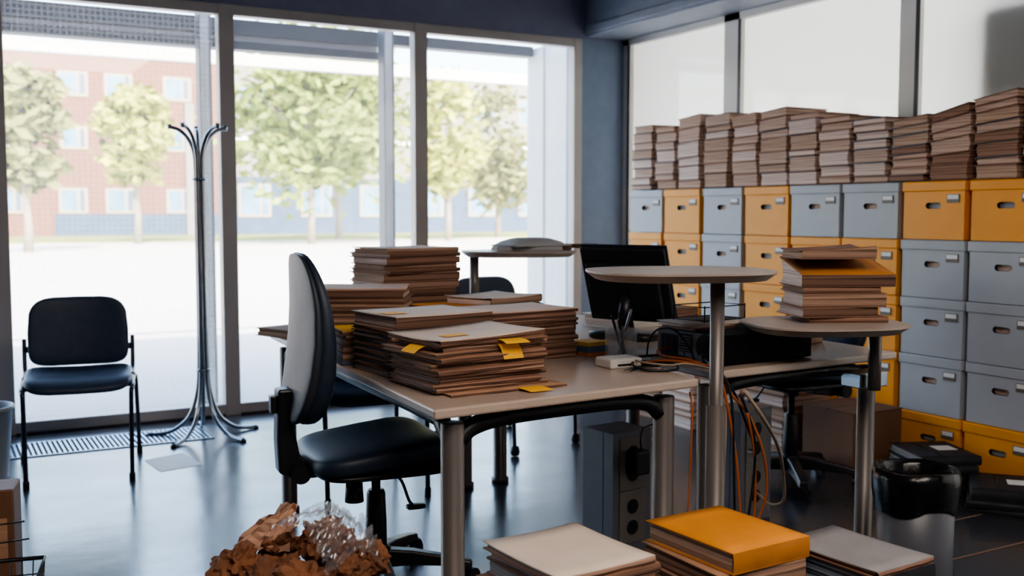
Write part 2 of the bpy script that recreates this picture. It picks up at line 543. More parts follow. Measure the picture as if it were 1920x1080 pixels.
# opposite buildings
def far_window(par, x0, x1, z0, z1, y, dark=True):
    b = BM()
    box(b, x0, x1, y - 0.06, y + 0.02, z0, z1)
    f = obj('window', b, M['wframe'], par)
    g = BM()
    xm = x0 + (x1 - x0) * 0.68
    box(g, x0 + 0.14, xm - 0.06, y - 0.08, y - 0.05, z0 + 0.14, z1 - 0.10, 0)
    box(g, xm + 0.06, x1 - 0.14, y - 0.08, y - 0.05, z0 + 0.14, z1 - 0.10, 1 if dark else 0)
    obj('pane', g, [M['wpane'], M['wdark']], f)

bl = thing('brick_building', 'red brick building with white framed windows across the street', 'building', (0, 0, 0))
b = BM(); box(b, -25, 14.2, 58, 68, 0, 9.35); obj('wall', b, M['brick'], bl)
b = BM(); box(b, -25, 14.3, 57.9, 68.1, 9.35, 9.5); obj('roof', b, M['render_grey'], bl)
b = BM(); box(b, 5.7, 14.25, 57.93, 58.1, 0, 1.15); obj('plinth', b, M['plinth'], bl)
b = BM(); box(b, 12.3, 12.75, 57.8, 58.05, 0, 7.1); obj('drainpipe_panel', b, M['render_grey'], bl)
for (x0, x1, z0, z1) in [(5.97, 7.46, 7.2, 8.46), (8.25, 9.65, 7.2, 8.46), (11.2, 12.66, 7.2, 8.46), (6.05, 7.38, 4.5, 5.66), (8.5, 9.8, 4.5, 5.66), (11.3, 12.6, 4.5, 5.66),
                         (5.92, 7.3, 1.2, 2.5), (8.18, 9.68, 1.2, 2.5), (11.25, 12.5, 1.2, 2.5), (2.9, 4.3, 7.2, 8.46), (2.9, 4.3, 1.2, 2.5), (2.9, 4.3, 4.5, 5.66)]:
    far_window(bl, x0, x1, z0, z1, 58)
b = BM()
gb = thing('grey_building', 'pale grey rendered building behind the street trees, blue windows', 'building', (0, 0, 0))
b = BM(); box(b, 14.4, 60, 60, 70, 0, 9.9); obj('wall', b, M['render_grey'], gb)
b = BM(); box(b, 14.4, 60, 59.9, 60.1, 0, 3.3); obj('plinth', b, M['plinth'], gb)
b = BM(); box(b, 14.4, 60, 59.85, 60.1, 5.4, 5.6); obj('string_course', b, M['canopy_white'], gb)
for k in range(9):
    x0 = 15.6 + k * 3.7
    far_window(gb, x0, x0 + 2.1, 6.9, 8.6, 60, False)
    far_window(gb, x0, x0 + 1.9, 1.0, 2.9, 59.9, False)
    if k % 2: far_window(gb, x0, x0 + 2.1, 3.8, 5.1, 60, False)

def tree(name, label, x, y, cz, rx, rz, trunk_h, leafm, n, seed, size=0.34, cat='tree'):
    rnd = random.Random(seed)
    t = thing(name, label, cat, (x, y, 0), 0, 'street trees')
    b = BM()
    tube(b, [(0, 0, -0.02), (0.03, 0, trunk_h * 0.5), (-0.02, 0, trunk_h), (0.0, 0, cz + rz * 0.5)], [0.16, 0.13, 0.11, 0.04], 8)
    for k in range(6):
        a = k * 1.05
        tube(b, [(0, 0, trunk_h * (0.9 + 0.05 * k)), (math.cos(a) * rx * 0.4, math.sin(a) * rx * 0.4, cz - rz * 0.1), (math.cos(a) * rx * 0.75, math.sin(a) * rx * 0.75, cz + rz * 0.3)], [0.06, 0.04, 0.015], 6)
    obj('trunk', b, M['bark'], t)
    b = BM()
    cl = []
    for k in range(26):
        a = rnd.uniform(0, 6.283); q = rnd.uniform(-0.95, 0.95)
        rr = math.sqrt(1 - q * q) * rnd.uniform(0.5, 1.0)
        cl.append(Vector((math.cos(a) * rr * rx, math.sin(a) * rr * rx, cz + q * rz)))
    for k in range(n):
        c = rnd.choice(cl)
        s = rx * 0.26
        p = c + Vector((rnd.gauss(0, s), rnd.gauss(0, s), rnd.gauss(0, s * 0.9)))
        u = Vector((rnd.uniform(-1, 1), rnd.uniform(-1, 1), rnd.uniform(-0.6, 0.6))).normalized() * size * rnd.uniform(0.6, 1.2)
        w = Vector((rnd.uniform(-1, 1), rnd.uniform(-1, 1), rnd.uniform(-1, 1))).cross(u)
        if w.length < 1e-4: continue
        w = w.normalized() * size * 0.45
        vs = [b.verts.new(p - u), b.verts.new(p + w), b.verts.new(p + u), b.verts.new(p - w)]
        b.faces.new(vs)
    obj('foliage', b, leafm, t, normals=False)

tree('street_tree', 'small round tree with pale leaves on a thin trunk before the brick building', 7.40, 44, 4.15, 1.25, 1.6, 2.2, M['leaf_a'], 1300, 3)
tree('street_tree', 'leafy tree cut by the window frame, hiding the brick building corner', 2.75, 36, 3.9, 0.95, 1.9, 1.6, M['leaf_c'], 1200, 4)
tree('street_tree', 'large green tree filling the middle window', 13.3, 40, 5.2, 2.9, 2.5, 2.4, M['leaf_b'], 3800, 5)
tree('street_tree', 'second green crown overlapping the large tree beside the outer post', 16.6, 46, 5.6, 2.0, 2.3, 2.6, M['leaf_b'], 1500, 8)
tree('street_tree', 'light tree in the narrow window in front of the grey building', 20.3, 42, 4.7, 1.5, 2.2, 2.4, M['leaf_a'], 1300, 6)
tree('street_tree', 'pale bushy tree low against the outer wall return', 25.0, 46, 4.6, 1.9, 2.4, 2.2, M['leaf_c'], 1400, 9)

# ------------------------------------------------------------------ archive boxes
BW, BH, BD = 0.352, 0.268, 0.345
def pill(cx, cz, w, h, n=8):
    r = h / 2
    pts = []
    for k in range(n + 1):
        a = -math.pi / 2 + math.pi * k / n
        pts.append((cx + w / 2 - r + r * math.cos(a), cz + r * math.sin(a)))
    for k in range(n + 1):
        a = math.pi / 2 + math.pi * k / n
        pts.append((cx - w / 2 + r + r * math.cos(a), cz + r * math.sin(a)))
    return pts

def make_box(colour, label):
    """local frame: front face at y=0 looking to -y, x across, z up"""
    m = M['box_' + colour]
    t = thing('archive_box', label, 'box')
    b = BM()
    hx = BW / 2 - 0.009
    H0 = BH - 0.045
    # front wall with the pill shaped hand hole
    zc, pw, ph = 0.155, 0.085, 0.028
    outer = [(-hx, 0.0), (hx, 0.0), (hx, H0), (-hx, H0)]
    ov = [b.verts.new((p[0], 0.002, p[1])) for p in outer]
    pv = [b.verts.new((p[0], 0.002, p[1])) for p in pill(0.0, zc, pw, ph)]
    es = []
    for ring in (ov, pv):
        for i in range(len(ring)):
            es.append(b.edges.new((ring[i], ring[(i + 1) % len(ring)])))
    bmesh.ops.triangle_fill(b, use_beauty=True, use_dissolve=False, edges=es)
    back = [b.verts.new((v.co.x, 0.022, v.co.z)) for v in pv]
    for i in range(len(pv)):
        j = (i + 1) % len(pv)
        f = b.faces.new((pv[i], pv[j], back[j], back[i])); f.material_index = 1
    # the other five walls
    y1 = BD - 0.004
    A = [b.verts.new(c) for c in ((-hx, y1, 0), (hx, y1, 0), (hx, y1, H0), (-hx, y1, H0))]
    b.faces.new(A)
    for i in range(4):
        j = (i + 1) % 4
        b.faces.new((ov[i], ov[j], A[j], A[i]))
    obj('body', b, [m, M['hole']], t, normals=True)
    # papers seen through the hole
    b = BM(); box(b, -hx + 0.02, hx - 0.02, 0.0225, 0.05, 0.03, H0 - 0.015); obj('contents', b, M['kraft_pink'] if colour == 'grey' else M['paper_grey'], t)
    b = BM(); box(b, -BW / 2, BW / 2, -0.004, BD, BH - 0.048, BH - 0.001); obj('lid', b, m, t, bevel=0.006)
    b = BM(); box(b, 0.075, 0.14, -0.0015, 0.0018, 0.168, 0.206, 0)
    lf = obj('label_holder', b, M['cardframe'], t)
    b = BM(); box(b, 0.079, 0.136, -0.003, -0.0015, 0.184, 0.203, 0); obj('label_card', b, M['card'], lf)
    return t

grid = ['GYGYGGYY', 'YYGYYYGG', 'GYGYGYGG', 'YGYGYYGG', 'GYGGYGYY']
protos = {}
XB = 4.035
for r, row in enumerate(grid):
    for c, k in enumerate(row):
        colr = 'grey' if k == 'G' else 'yellow'
        lev = ['top row', 'second row', 'middle row', 'fourth row', 'bottom row'][r]
        lab = '%s archive box in the %s, %s column from the window' % (colr, lev, NTH[c])
        pos = (XB + random.uniform(-0.006, 0.006), 5.43 - 0.3665 * c, (4 - r) * 0.27)
        if k not in protos:
            protos[k] = make_box(colr, lab)
            o = protos[k]
            o.location = pos; o.rotation_euler = (0, 0, R_(-90)); o['group'] = 'archive boxes along the wall'
        else:
            o = dup(protos[k], pos, -90 + random.uniform(-0.8, 0.8), lab, 'archive boxes along the wall')

# ------------------------------------------------------------------ folders
def folder(name, label, cat, loc, rz, w, d, t0, t1, s0, s1, cover, pages, spine=True, jit=0.004, group=None, top=None, curl=0.0, board=0.0022, seed=0, sticky=None, over=0.006, wave=0.0, slant=0.0, side=None, flat=None):
    """bundle of paper in a card cover. Bottom plane z=t0+s0*x, top plane z=t1+s1*x; spine on the local -y side."""
    rnd = random.Random(seed)
    T = thing(name, label, cat, loc, rz, group)
    nx, ny = 9, 6
    def zb(x): return t0 + s0 * x
    def zt(x): return t1 + s1 * x
    def bulge(x, y):
        u, v = x / w, y / d
        return (curl * ((2 * u) ** 2 * 0.5 + (2 * v) ** 2 * 0.5) if curl > 0 else -curl * max(0.0, 1 - (2 * u) ** 4) * max(0.0, 1 - (2 * v) ** 4)) + wave * math.sin(u * 5 + seed) * math.cos(v * 3) + slant * (y - d / 2)
    # pages: a few sub-blocks, each shifted a little
    thick = t1 - t0 - 2 * board
    k = max(2, min(6, int(round(thick / 0.007))))
    b = BM()
    for i in range(k):
        f0, f1 = i / k, (i + 1) / k
        dx, dy = rnd.uniform(-jit, jit), rnd.uniform(0, jit)
        xs = [(-w / 2 + 0.004) + (w - 0.008) * q / 4 + dx for q in range(5)]
        y0, y1 = -d / 2 + 0.006 + dy * 0.5, d / 2 - 0.004 + dy - jit
        def Z(x, f): 
            a, c = zb(x) + board, zt(x) - board
            return a + (c - a) * f
        rows = []
        for x in xs:
            sl = slant * -d * 0.95
            rows.append([b.verts.new((x, y0, Z(x, f0) + sl * f0)), b.verts.new((x, y1, Z(x, f0))), b.verts.new((x, y1, Z(x, f1))), b.verts.new((x, y0, Z(x, f1) + sl * f1))])
        b.faces.new(rows[0]); b.faces.new(list(reversed(rows[-1])))
        for A, B in zip(rows, rows[1:]):
            for q in range(4):
                p = (q + 1) % 4
                b.faces.new((A[q], B[q], B[p], A[p]))
    obj('pages', b, M[pages], T)
    # cover
    b = BM()
    W2, D2 = w / 2 + over * 0.5, d / 2 + over * 0.5
    def sheet(zfun, zoff, mi, up):
        g0, g1 = [], []
        for j in range(ny + 1):
            r0, r1 = [], []
            for i in range(nx + 1):
                x = -W2 + 2 * W2 * i / nx; y = -D2 + 2 * D2 * j / ny
                z = zfun(x) + (bulge(x, y) if up else 0)
                r0.append(b.verts.new((x, y, z))); r1.append(b.verts.new((x, y, z + zoff)))
            g0.append(r0); g1.append(r1)
        for j in range(ny):
            for i in range(nx):
                for g in (g0, g1):
                    f = b.faces.new((g[j][i], g[j][i + 1], g[j + 1][i + 1], g[j + 1][i])); f.material_index = mi; f.smooth = True
        rim = [(0, i) for i in range(nx)] + [(j, nx) for j in range(ny)] + [(ny, i) for i in range(nx, 0, -1)] + [(j, 0) for j in range(ny, 0, -1)]
        for a, c in zip(rim, rim[1:] + rim[:1]):
            f = b.faces.new((g0[a[0]][a[1]], g0[c[0]][c[1]], g1[c[0]][c[1]], g1[a[0]][a[1]])); f.material_index = mi
    sheet(lambda x: zt(x) - board, board, 1 if top else 0, True)
    sheet(zb, board, 0, False)
    if spine:
        # folded back: slightly bellied strip along -y
        cols_ = []
        for i in range(nx + 1):
            x = -W2 + 2 * W2 * i / nx
            a, c = zb(x) + board * 0.5, zt(x) - board * 0.5 + (bulge(x, -D2) if (curl or wave or slant) else 0)
            bel = 0.0015 * math.sin(i * 1.7 + seed)
            cols_.append([b.verts.new((x, -D2 - 0.0005 + o_ + (bel if 0 < q < 3 else 0), a + (c - a) * f)) for q, (o_, f) in enumerate(((0.001, 0), (-0.002, 0.3), (-0.002, 0.7), (0.001, 1)))])
        for A, B in zip(cols_, cols_[1:]):
            for q in range(3):
                f = b.faces.new((A[q], B[q], B[q + 1], A[q + 1])); f.smooth = True; f.material_index = 2 if cover.startswith('kraft') and cover[5:].isdigit() else 0
    obj('cover', b, [M[cover], M[top or cover], M[('spine_a', 'spine_b', 'spine_c')[seed % 3]]], T)
    for (sx, sy, sw, sl, bend) in (sticky or []):
        # yellow note sticking out of the front edge and bending down
        b = BM()
        prevs = None
        for q in range(6):
            f = q / 5
            y = -D2 - 0.004 - sl * f * (0.9 if bend < 0.5 else 0.35) + (0.012 if q == 0 else 0)
            z = zt(sx) + 0.0012 - bend * sl * f * f - (0.004 if q and bend > 0.5 else 0)
            sk = sy * f
            cur = [b.verts.new((sx - sw / 2 + sk, y, z)), b.verts.new((sx + sw / 2 + sk, y, z))]
            if prevs: b.faces.new((prevs[0], prevs[1], cur[1], cur[0]))
            prevs = cur
        obj('sticky_note', b, M['sticky'], T, normals=False)
    for (sy, sw, sl, bend) in (side or []):
        b = BM(); prevs = None
        for q in range(6):
            f = q / 5
            x = -W2 + 0.02 - sl * f
            z = zt(-W2) + 0.0015 + bulge(-W2, sy) - bend * sl * max(0, f - 0.3) ** 2
            cur = [b.verts.new((x, sy - sw / 2 - 0.01 * f, z)), b.verts.new((x, sy + sw / 2 - 0.01 * f, z))]
            if prevs: b.faces.new((prevs[0], prevs[1], cur[1], cur[0]))
            prevs = cur
        obj('sticky_note', b, M['sticky'], T, normals=False)
    for (fx, fy, sw, sl) in (flat or []):
        b = BM()
        b.faces.new([b.verts.new((fx + p * sw / 2, fy + q * sl / 2, zt(fx + p * sw / 2) + bulge(fx + p * sw / 2, fy + q * sl / 2) + 0.002)) for p, q in ((-1, -1), (1, -1), (1, 1), (-1, 1))])
        obj('sticky_note', b, M['sticky'], T, normals=False)
    return T

def stack(kind, noun, where, cat, cx, cy, z0, rz, w, d, ztop, n, covers, pages, group, seed, tilt=0.0, jitpos=0.012, jitrot=4.0, spine=True, top=None, topcurl=0.0, tall=None, stickies=None, name='paper_folder', firstname='top', jit=0.004, extra=None):
    rnd = random.Random(seed)
    total = ztop - z0
    th = tall or [rnd.uniform(0.55, 1.6) for _ in range(n)]
    s = sum(th); th = [x * total / s for x in th]
    z = z0; slope = 0.0
    for i in range(n):
        idx = n - 1 - i
        ns = tilt * (i + 1) / n + (rnd.uniform(-0.006, 0.006) if i < n - 1 else 0)
        half = w / 2 + 0.01
        # keep thickness positive everywhere
        lim = (th[i] - 0.004) / half * 0.8
        ns = max(slope - lim, min(slope + lim, ns))
        cov = covers[(rnd.randrange(len(covers)))]
        pg = pages[(rnd.randrange(len(pages)))]
        lab = '%s, %s of %s' % (noun, 'the top one' if idx == 0 else ORD[idx] + ' from top', where)
        folder(name, lab, cat, (cx + rnd.uniform(-jitpos, jitpos), cy + rnd.uniform(-jitpos, jitpos), z), rz + rnd.uniform(-jitrot, jitrot),
               w * rnd.uniform(0.96, 1.03), d * rnd.uniform(0.96, 1.03), 0.0, th[i] - 0.0006, slope, ns, cov, pg, spine, jit, group,
               top if idx == 0 else None, topcurl if idx == 0 else 0.0, seed=seed * 31 + i, sticky=(stickies or {}).get(idx), **((extra or {}).get(idx, {})))
        z += th[i]; slope = ns

# stacks on top of the archive boxes
KR = ['kraft0', 'kraft1', 'kraft2', 'kraft3']
tops = [  # y centre, width, height of top, tilt
    (5.500, 0.200, 1.764, 0.0), (5.262, 0.190, 1.742, 0.0), (5.032, 0.205, 1.785, 0.10), (4.785, 0.212, 1.778, 0.05), (4.540, 0.205, 1.758, 0.05),
    (4.310, 0.205, 1.765, 0.09), (4.087, 0.20, 1.728, 0.03), (3.860, 0.205, 1.693, 0.03), (3.632, 0.205, 1.665, 0.03), (3.397, 0.205, 1.652, 0.10), (3.169, 0.205, 1.672, 0.21), (2.936, 0.21, 1.716, 0.15), (2.69, 0.22, 1.72, 0.10)]
for i, (yc, ww, zt_, tl) in enumerate(tops):
    stack('bundle', 'tan paper bundle', 'the %s box top stack from the window' % NTH[i] , 'paper bundle', XB + 0.17, yc, 1.351, -90, ww, 0.31, zt_, random.Random(i).choice([6, 7, 7, 8]),
          ['kraft2', 'kraft0', 'kraft4', 'card_blue', 'kraft1'], ['pages_f', 'pages_c', 'pages_f', 'pages_a'] if i < 9 else ['pages_a', 'pages_f', 'pages_b'], 'paper bundles on the archive boxes', 100 + i, tilt=tl, jitpos=0.008, jitrot=2.0, spine=False, name='paper_bundle')

# ------------------------------------------------------------------ desks
DZ = 0.72
def desk_top(bm, quad, z0, z1):
    prism(bm, quad, z0, z1)

def leg_round(bm, x, y, r, z0, z1):
    lathe(bm, [(0, z0), (r * 1.25, z0), (r * 1.25, z0 + 0.02), (r, z0 + 0.025), (r, z1 - 0.004), (r * 0.95, z1), (0, z1)], 20, 0, x, y)

def make_desk(name, label, quad, legs, r, rails):
    cx = sum(q[0] for q in quad) / 4; cy = sum(q[1] for q in quad) / 4
    t = thing(name, label, 'desk', (cx, cy, 0))
    L = lambda p: (p[0] - cx, p[1] - cy)
    b = BM(); prism(b, [L(q) for q in quad], DZ - 0.026, DZ); obj('tabletop', b, M['desk'], t, bevel=0.006)
    for p in legs:
        b = BM(); leg_round(b, *L(p), r, 0.0, 0.668); obj('leg', b, M['leg'], t)
    for a, c in rails:
        a, c = Vector(L(a)), Vector(L(c))
        dr = (c - a).normalized()
        b = BM()
        z = 0.655
        pts = spline([(a.x + dr.x * r * 0.6, a.y + dr.y * r * 0.6, z - 0.035), (a.x + dr.x * 0.06, a.y + dr.y * 0.06, z - 0.004), (a.x + dr.x * 0.16, a.y + dr.y * 0.16, z + 0.012), ((a.x + c.x) / 2, (a.y + c.y) / 2, z + 0.015),
                      (c.x - dr.x * 0.16, c.y - dr.y * 0.16, z + 0.012), (c.x - dr.x * 0.06, c.y - dr.y * 0.06, z - 0.004), (c.x - dr.x * r * 0.6, c.y - dr.y * r * 0.6, z - 0.035)], 5)
        tube(b, pts, 0.024, 10); obj('frame_rail', b, M['rail'], t)
    return t

A_quad = [(1.066, 2.286), (1.945, 2.352), (2.085, 4.13), (1.195, 4.13)]
A_legs = [(1.150, 2.360), (1.862, 2.410), (2.02, 4.02), (1.235, 4.03)]
make_desk('office_desk', 'beige topped office desk with grey round legs, loaded with brown folders', A_quad, A_legs, 0.031, [(A_legs[0], A_legs[1]), (A_legs[3], A_legs[2]), (A_legs[0], A_legs[3])])
B_quad = [(2.065, 2.432), (2.93, 2.48), (3.03, 4.13), (2.165, 4.13)]
B_legs = [(2.005, 2.47), (2.86, 2.55), (2.93, 4.03), (2.20, 4.03)]
B_legs[0] = (2.10, 2.50)
make_desk('office_desk', 'second desk behind the cable post, holding the computer and its monitor', B_quad, B_legs, 0.031, [(B_legs[0], B_legs[1]), (B_legs[3], B_legs[2])])

# raised shelf plates on posts
def superell(cx, cy, a, b_, n, rot=0, k=36):
    pts = []
    for i in range(k):
        t = 2 * math.pi * i / k
        x = a * math.copysign(abs(math.cos(t)) ** (2 / n), math.cos(t)); y = b_ * math.copysign(abs(math.sin(t)) ** (2 / n), math.sin(t))
        pts.append((cx + x * math.cos(rot) - y * math.sin(rot), cy + x * math.sin(rot) + y * math.cos(rot)))
    return pts

def raised_shelf(label, px_, py_, ztop, cx, cy, a, bb, rot, zlow, lower=None, n=2.7):
    t = thing('raised_desk_shelf', label, 'shelf', (px_, py_, zlow if not lower else 0))
    zo = 0 if lower else -zlow
    b = BM()
    P0 = superell(cx - px_, cy - py_, a, bb, n, rot)
    P1 = superell(cx - px_, cy - py_, a - 0.028, bb - 0.028, n, rot)
    z1 = ztop + zo
    rings = [[b.verts.new((p[0], p[1], z)) for p in P] for P, z in ((P1, z1 - 0.027), (P0, z1 - 0.006), (P0, z1))]
    b.faces.new(list(reversed(rings[0]))); b.faces.new(rings[-1])
    for A_, B_ in zip(rings, rings[1:]):
        for i in range(len(A_)):
            j = (i + 1) % len(A_)
            b.faces.new((A_[i], A_[j], B_[j], B_[i]))
    obj('plate', b, M['shelf_top'], t)
    b = BM(); lathe(b, [(0, zlow + zo), (0.021, zlow + zo), (0.021, z1 - 0.027), (0, z1 - 0.027)], 20); obj('post', b, M['leg'], t)
    return t

sh = raised_shelf('empty raised shelf plate on a grey post at the near corner of the desks', 1.998, 2.338, 1.032, 1.950, 2.455, 0.275, 0.235, R_(-20), 0.0, True)
b = BM(); lathe(b, [(0, 0), (0.04, 0), (0.04, 0.02), (0.029, 0.025), (0.029, 0.64), (0, 0.64)], 20, 0, 0, 0); obj('lower_sleeve', b, M['leg'], sh)
sh = raised_shelf('raised shelf plate on the right desk leg, carrying a fat folder stack', 2.70, 2.375, 0.85, 2.51, 2.42, 0.255, 0.22, R_(-20), 0.62, None)
b = BM(); box(b, -0.03, 0.10, 0.03, 0.115, 0.0, 0.05); obj('clamp', b, M['steel'], sh, bevel=0.004)
raised_shelf('raised shelf plate on a thin post by the window, loose papers on it', 2.145, 4.17, 1.032, 2.33, 4.09, 0.26, 0.17, R_(-25), 0.72, None)

# ------------------------------------------------------------------ folder stacks on the near desk
KD = ['kraft2', 'kraft0', 'kraft4', 'kraft1', 'kraft4', 'kraft2']
PG = ['pages_a', 'pages_c', 'pages_a', 'pages_b']
stack('', 'brown card folder', 'the front corner desk stack', 'folder', 1.315, 2.605, DZ + 0.008, 4, 0.345, 0.27, 0.866, 12, KD, ['pages_c', 'pages_a'], 'folders on the near desk', 11, tilt=0.03, jitpos=0.014, jitrot=4, top='kraft_pale', topcurl=0.007,
      stickies={2: [(0.03, 0.015, 0.065, 0.045, 0.95)], 1: [(0.05, 0.01, 0.075, 0.03, 0.3)]}, extra={0: {'flat': [(-0.06, -0.03, 0.075, 0.05)], 'wave': 0.002}, 2: {'side': [(-0.03, 0.075, 0.075, 0.5)]}})
for i, (lab, th, cov, pg, rz) in enumerate([('lower', 0.024, 'kraft2', 'pages_d', 4), ('second', 0.022, 'kraft4', 'pages_d', 6), ('third', 0.02, 'kraft0', 'pages_d', 3), ('fourth', 0.02, 'kraft4', 'pages_d', 6), ('fifth', 0.022, 'kraft2', 'pages_d', 4), ('sixth', 0.018, 'kraft4', 'pages_d', 7), ('seventh', 0.012, 'kraft2', 'pages_a', 2), ('eighth', 0.040, 'kraft1', 'pages_c', 7)]):
    w_ = 0.29 if i < 6 else 0.335
    folder('paper_folder', 'brown folder, %s from below in the desk stack behind the front one' % ('lowest' if i == 0 else lab) if i < 7 else 'wide pale topped folder with a yellow note overhanging the second desk stack', 'folder',
           (1.30 + (0.02 if i >= 6 else 0) + random.uniform(-.006, .006), 2.93 + random.uniform(-.005, .005), DZ + sum((0.024, 0.022, 0.02, 0.02, 0.022, 0.018, 0.012, 0.040)[:i])), rz, w_, 0.245 if i < 6 else 0.275, 0, th - 0.0008, 0, 0, cov, pg, seed=480 + i,
           top='kraft_pale' if i == 7 else None, curl=0.003 if i == 7 else 0, group='folders on the near desk', flat=[(-0.11, -0.02, 0.075, 0.06)] if i == 7 else None)
stack('', 'slim blue edged folder', 'low stack beside office chair', 'folder', 1.245, 3.185, DZ, -8, 0.20, 0.20, 0.83, 6, ['card_blue', 'kraft4', 'kraft2'], ['pages_e', 'pages_d'], 'folders on the near desk', 13, jitpos=0.006, jitrot=3, top='sticky')
stack('', 'brown card folder', 'the stack behind the office chair back', 'folder', 1.325, 3.475, DZ, -28, 0.36, 0.25, 0.94, 13, KD, ['pages_c', 'pages_a', 'pages_b'], 'folders on the near desk', 14, jitpos=0.008, jitrot=3, top='kraft_pink', topcurl=0.004)
stack('', 'brown card folder', 'the highest stack on the desk', 'folder', 1.672, 3.87, DZ, 10, 0.335, 0.27, 1.062, 15, KD, ['pages_c', 'pages_a'], 'folders on the near desk', 15, jitpos=0.010, jitrot=4, top='kraft_pink', topcurl=0.004)
zz = DZ
for i, (lab, dx, dy, rz, w, d, th, cov, pg, top, curl) in enumerate([
    ('brown folder at the bottom of the sprawling mid desk pile', 0.0, 0.0, 12, 0.34, 0.25, 0.04, 'kraft0', 'pages_a', None, 0), ('brown folder second from below in the sprawling mid desk pile', 0.01, 0.0, 16, 0.34, 0.25, 0.045, 'kraft1', 'pages_b', None, 0),
    ('brown folder third from below in the sprawling mid desk pile', 0.0, 0.01, 11, 0.33, 0.25, 0.04, 'kraft2', 'pages_a', None, 0), ('orange envelope sliding out of the sprawling mid desk pile', -0.03, 0.0, 14, 0.36, 0.24, 0.022, 'kraft_tan', 'pages_b', 'kraft_orange', 0),
    ('pale loose folder on top of the sprawling mid desk pile', 0.085, -0.01, 20, 0.28, 0.23, 0.022, 'kraft3', 'pages_c', 'kraft_pale', 0.008)]):
    folder('paper_folder', lab, 'folder', (1.765 + dx, 3.45 + dy, zz), rz, w, d, 0, th - 0.001, 0, 0, cov, pg, seed=520 + i, top=top, curl=curl, group='folders on the near desk', sticky=[(-0.15, 0.0, 0.05, 0.02, 0.2)] if i == 3 else None)
    zz += th
stack('', 'brown card folder', 'the stack next to the note block', 'folder', 1.70, 3.04, DZ, 4, 0.35, 0.27, 0.882, 12, KD, PG, 'folders on the near desk', 17, tilt=0.0, jitpos=0.008, jitrot=2.5, top='kraft_pink', topcurl=0.003)
# single folders
folder('paper_folder', 'thin brown folder with a yellow note lying under the front corner stack', 'folder', (1.35, 2.575, DZ), 2, 0.36, 0.30, 0, 0.007, 0, 0, 'kraft1', 'pages_a', seed=501, sticky=[(0.06, 0.012, 0.075, 0.05, 0.1)], board=0.0015, group='folders on the near desk')
folder('paper_folder', 'thin brown folder sticking out over the far left desk end', 'folder', (1.255, 3.98, DZ), 20, 0.20, 0.24, 0, 0.03, 0, 0, 'kraft2', 'pages_a', seed=503, group='folders on the near desk')
# ---- fat stack on the raised shelf
fz = 0.8505
for i, (nm, lab, w, d, th, s0, s1, cov, pg, rz, dx, top, curl) in enumerate([
    ('paper_folder', 'thin dark brown folder, lowest of the raised shelf stack', 0.25, 0.19, 0.018, 0, 0, 'kraft4', 'pages_b', -27, 0.03, None, 0),
    ('paper_folder', 'crumpled brown folder, second from below on the raised shelf', 0.25, 0.2, 0.03, 0, 0, 'kraft0', 'pages_c', -20, -0.01, None, 0),
    ('paper_folder', 'thick file box of pale pages in the raised shelf stack', 0.27, 0.2, 0.045, 0, 0, 'kraft4', 'pages_c', -25, 0.01, None, 0),
    ('paper_folder', 'flat dark folder between the two thick files on the raised shelf', 0.25, 0.2, 0.018, 0, 0, 'kraft4', 'pages_b', -24, 0.0, None, 0),
    ('paper_folder', 'fat overstuffed orange brown file on the raised shelf stack', 0.30, 0.21, 0.088, 0, 0.0, 'kraft4', 'pages_c', -25, 0.02, 'kraft_tan', 0),
    ('paper_folder', 'bent brown folder lying on top of the raised shelf stack', 0.24, 0.19, 0.03, 0, 0.05, 'kraft2', 'pages_a', -23, -0.01, 'kraft2', 0.006)]):
    folder(nm, lab, 'folder', (2.575 + dx, 2.46 - dx * 0.4, fz), rz, w, d, 0, th, s0, s1, cov, pg, seed=600 + i, top=top, curl=curl, slant=0.22 if i == 4 else 0.0, wave=0.006 if i == 5 else 0.0, group='folders on the raised shelf')
    fz += th + 0.001

# ------------------------------------------------------------------ floor stacks in front
def floor_pile(items, cx, cy, group):
    z = 0.0
    for i, (lab, w, d, th, cov, pg, rz, top, curl, kw) in enumerate(items):
        dx = kw.pop('dx', 0); dy = kw.pop('dy', 0)
        folder('paper_folder', lab, 'folder', (cx + dx, cy + dy, z), rz, w, d, 0, th - 0.001, 0, 0, cov, pg, seed=700 + int(cx * 100) + i, top=top, curl=curl, group=group, **kw)
        z += th
floor_pile([('thick brown bundle at the bottom of the pile with pale cover', 0.26, 0.28, 0.115, 'kraft2', 'pages_a', 4, None, 0, {}), ('thick brown bundle second from below in the pile with pale cover', 0.25, 0.29, 0.10, 'kraft0', 'pages_a', 6, None, 0, {}),
            ('thick tan bundle in the middle of the pile with pale cover', 0.26, 0.28, 0.10, 'kraft1', 'pages_c', 3, None, 0, {}), ('brown folder poking out under the pale covered floor pile', 0.265, 0.30, 0.07, 'kraft2', 'pages_b', 8, None, 0, {'dx': -0.005}),
            ('grey edged folder third from top on the pale covered floor pile', 0.25, 0.28, 0.035, 'kraft4', 'pages_d', 3, None, 0, {'dx': 0.005}), ('slim white paged folder just under the pale top folder', 0.25, 0.29, 0.022, 'kraft0', 'pages_c', 6, None, 0, {'dx': 0.012}),
            ('wide pale folder on top of the left floor pile in front', 0.255, 0.285, 0.012, 'kraft2', 'pages_c', 4, 'kraft_pale', 0.007, {})], 1.213, 1.912, 'floor pile with pale cover')
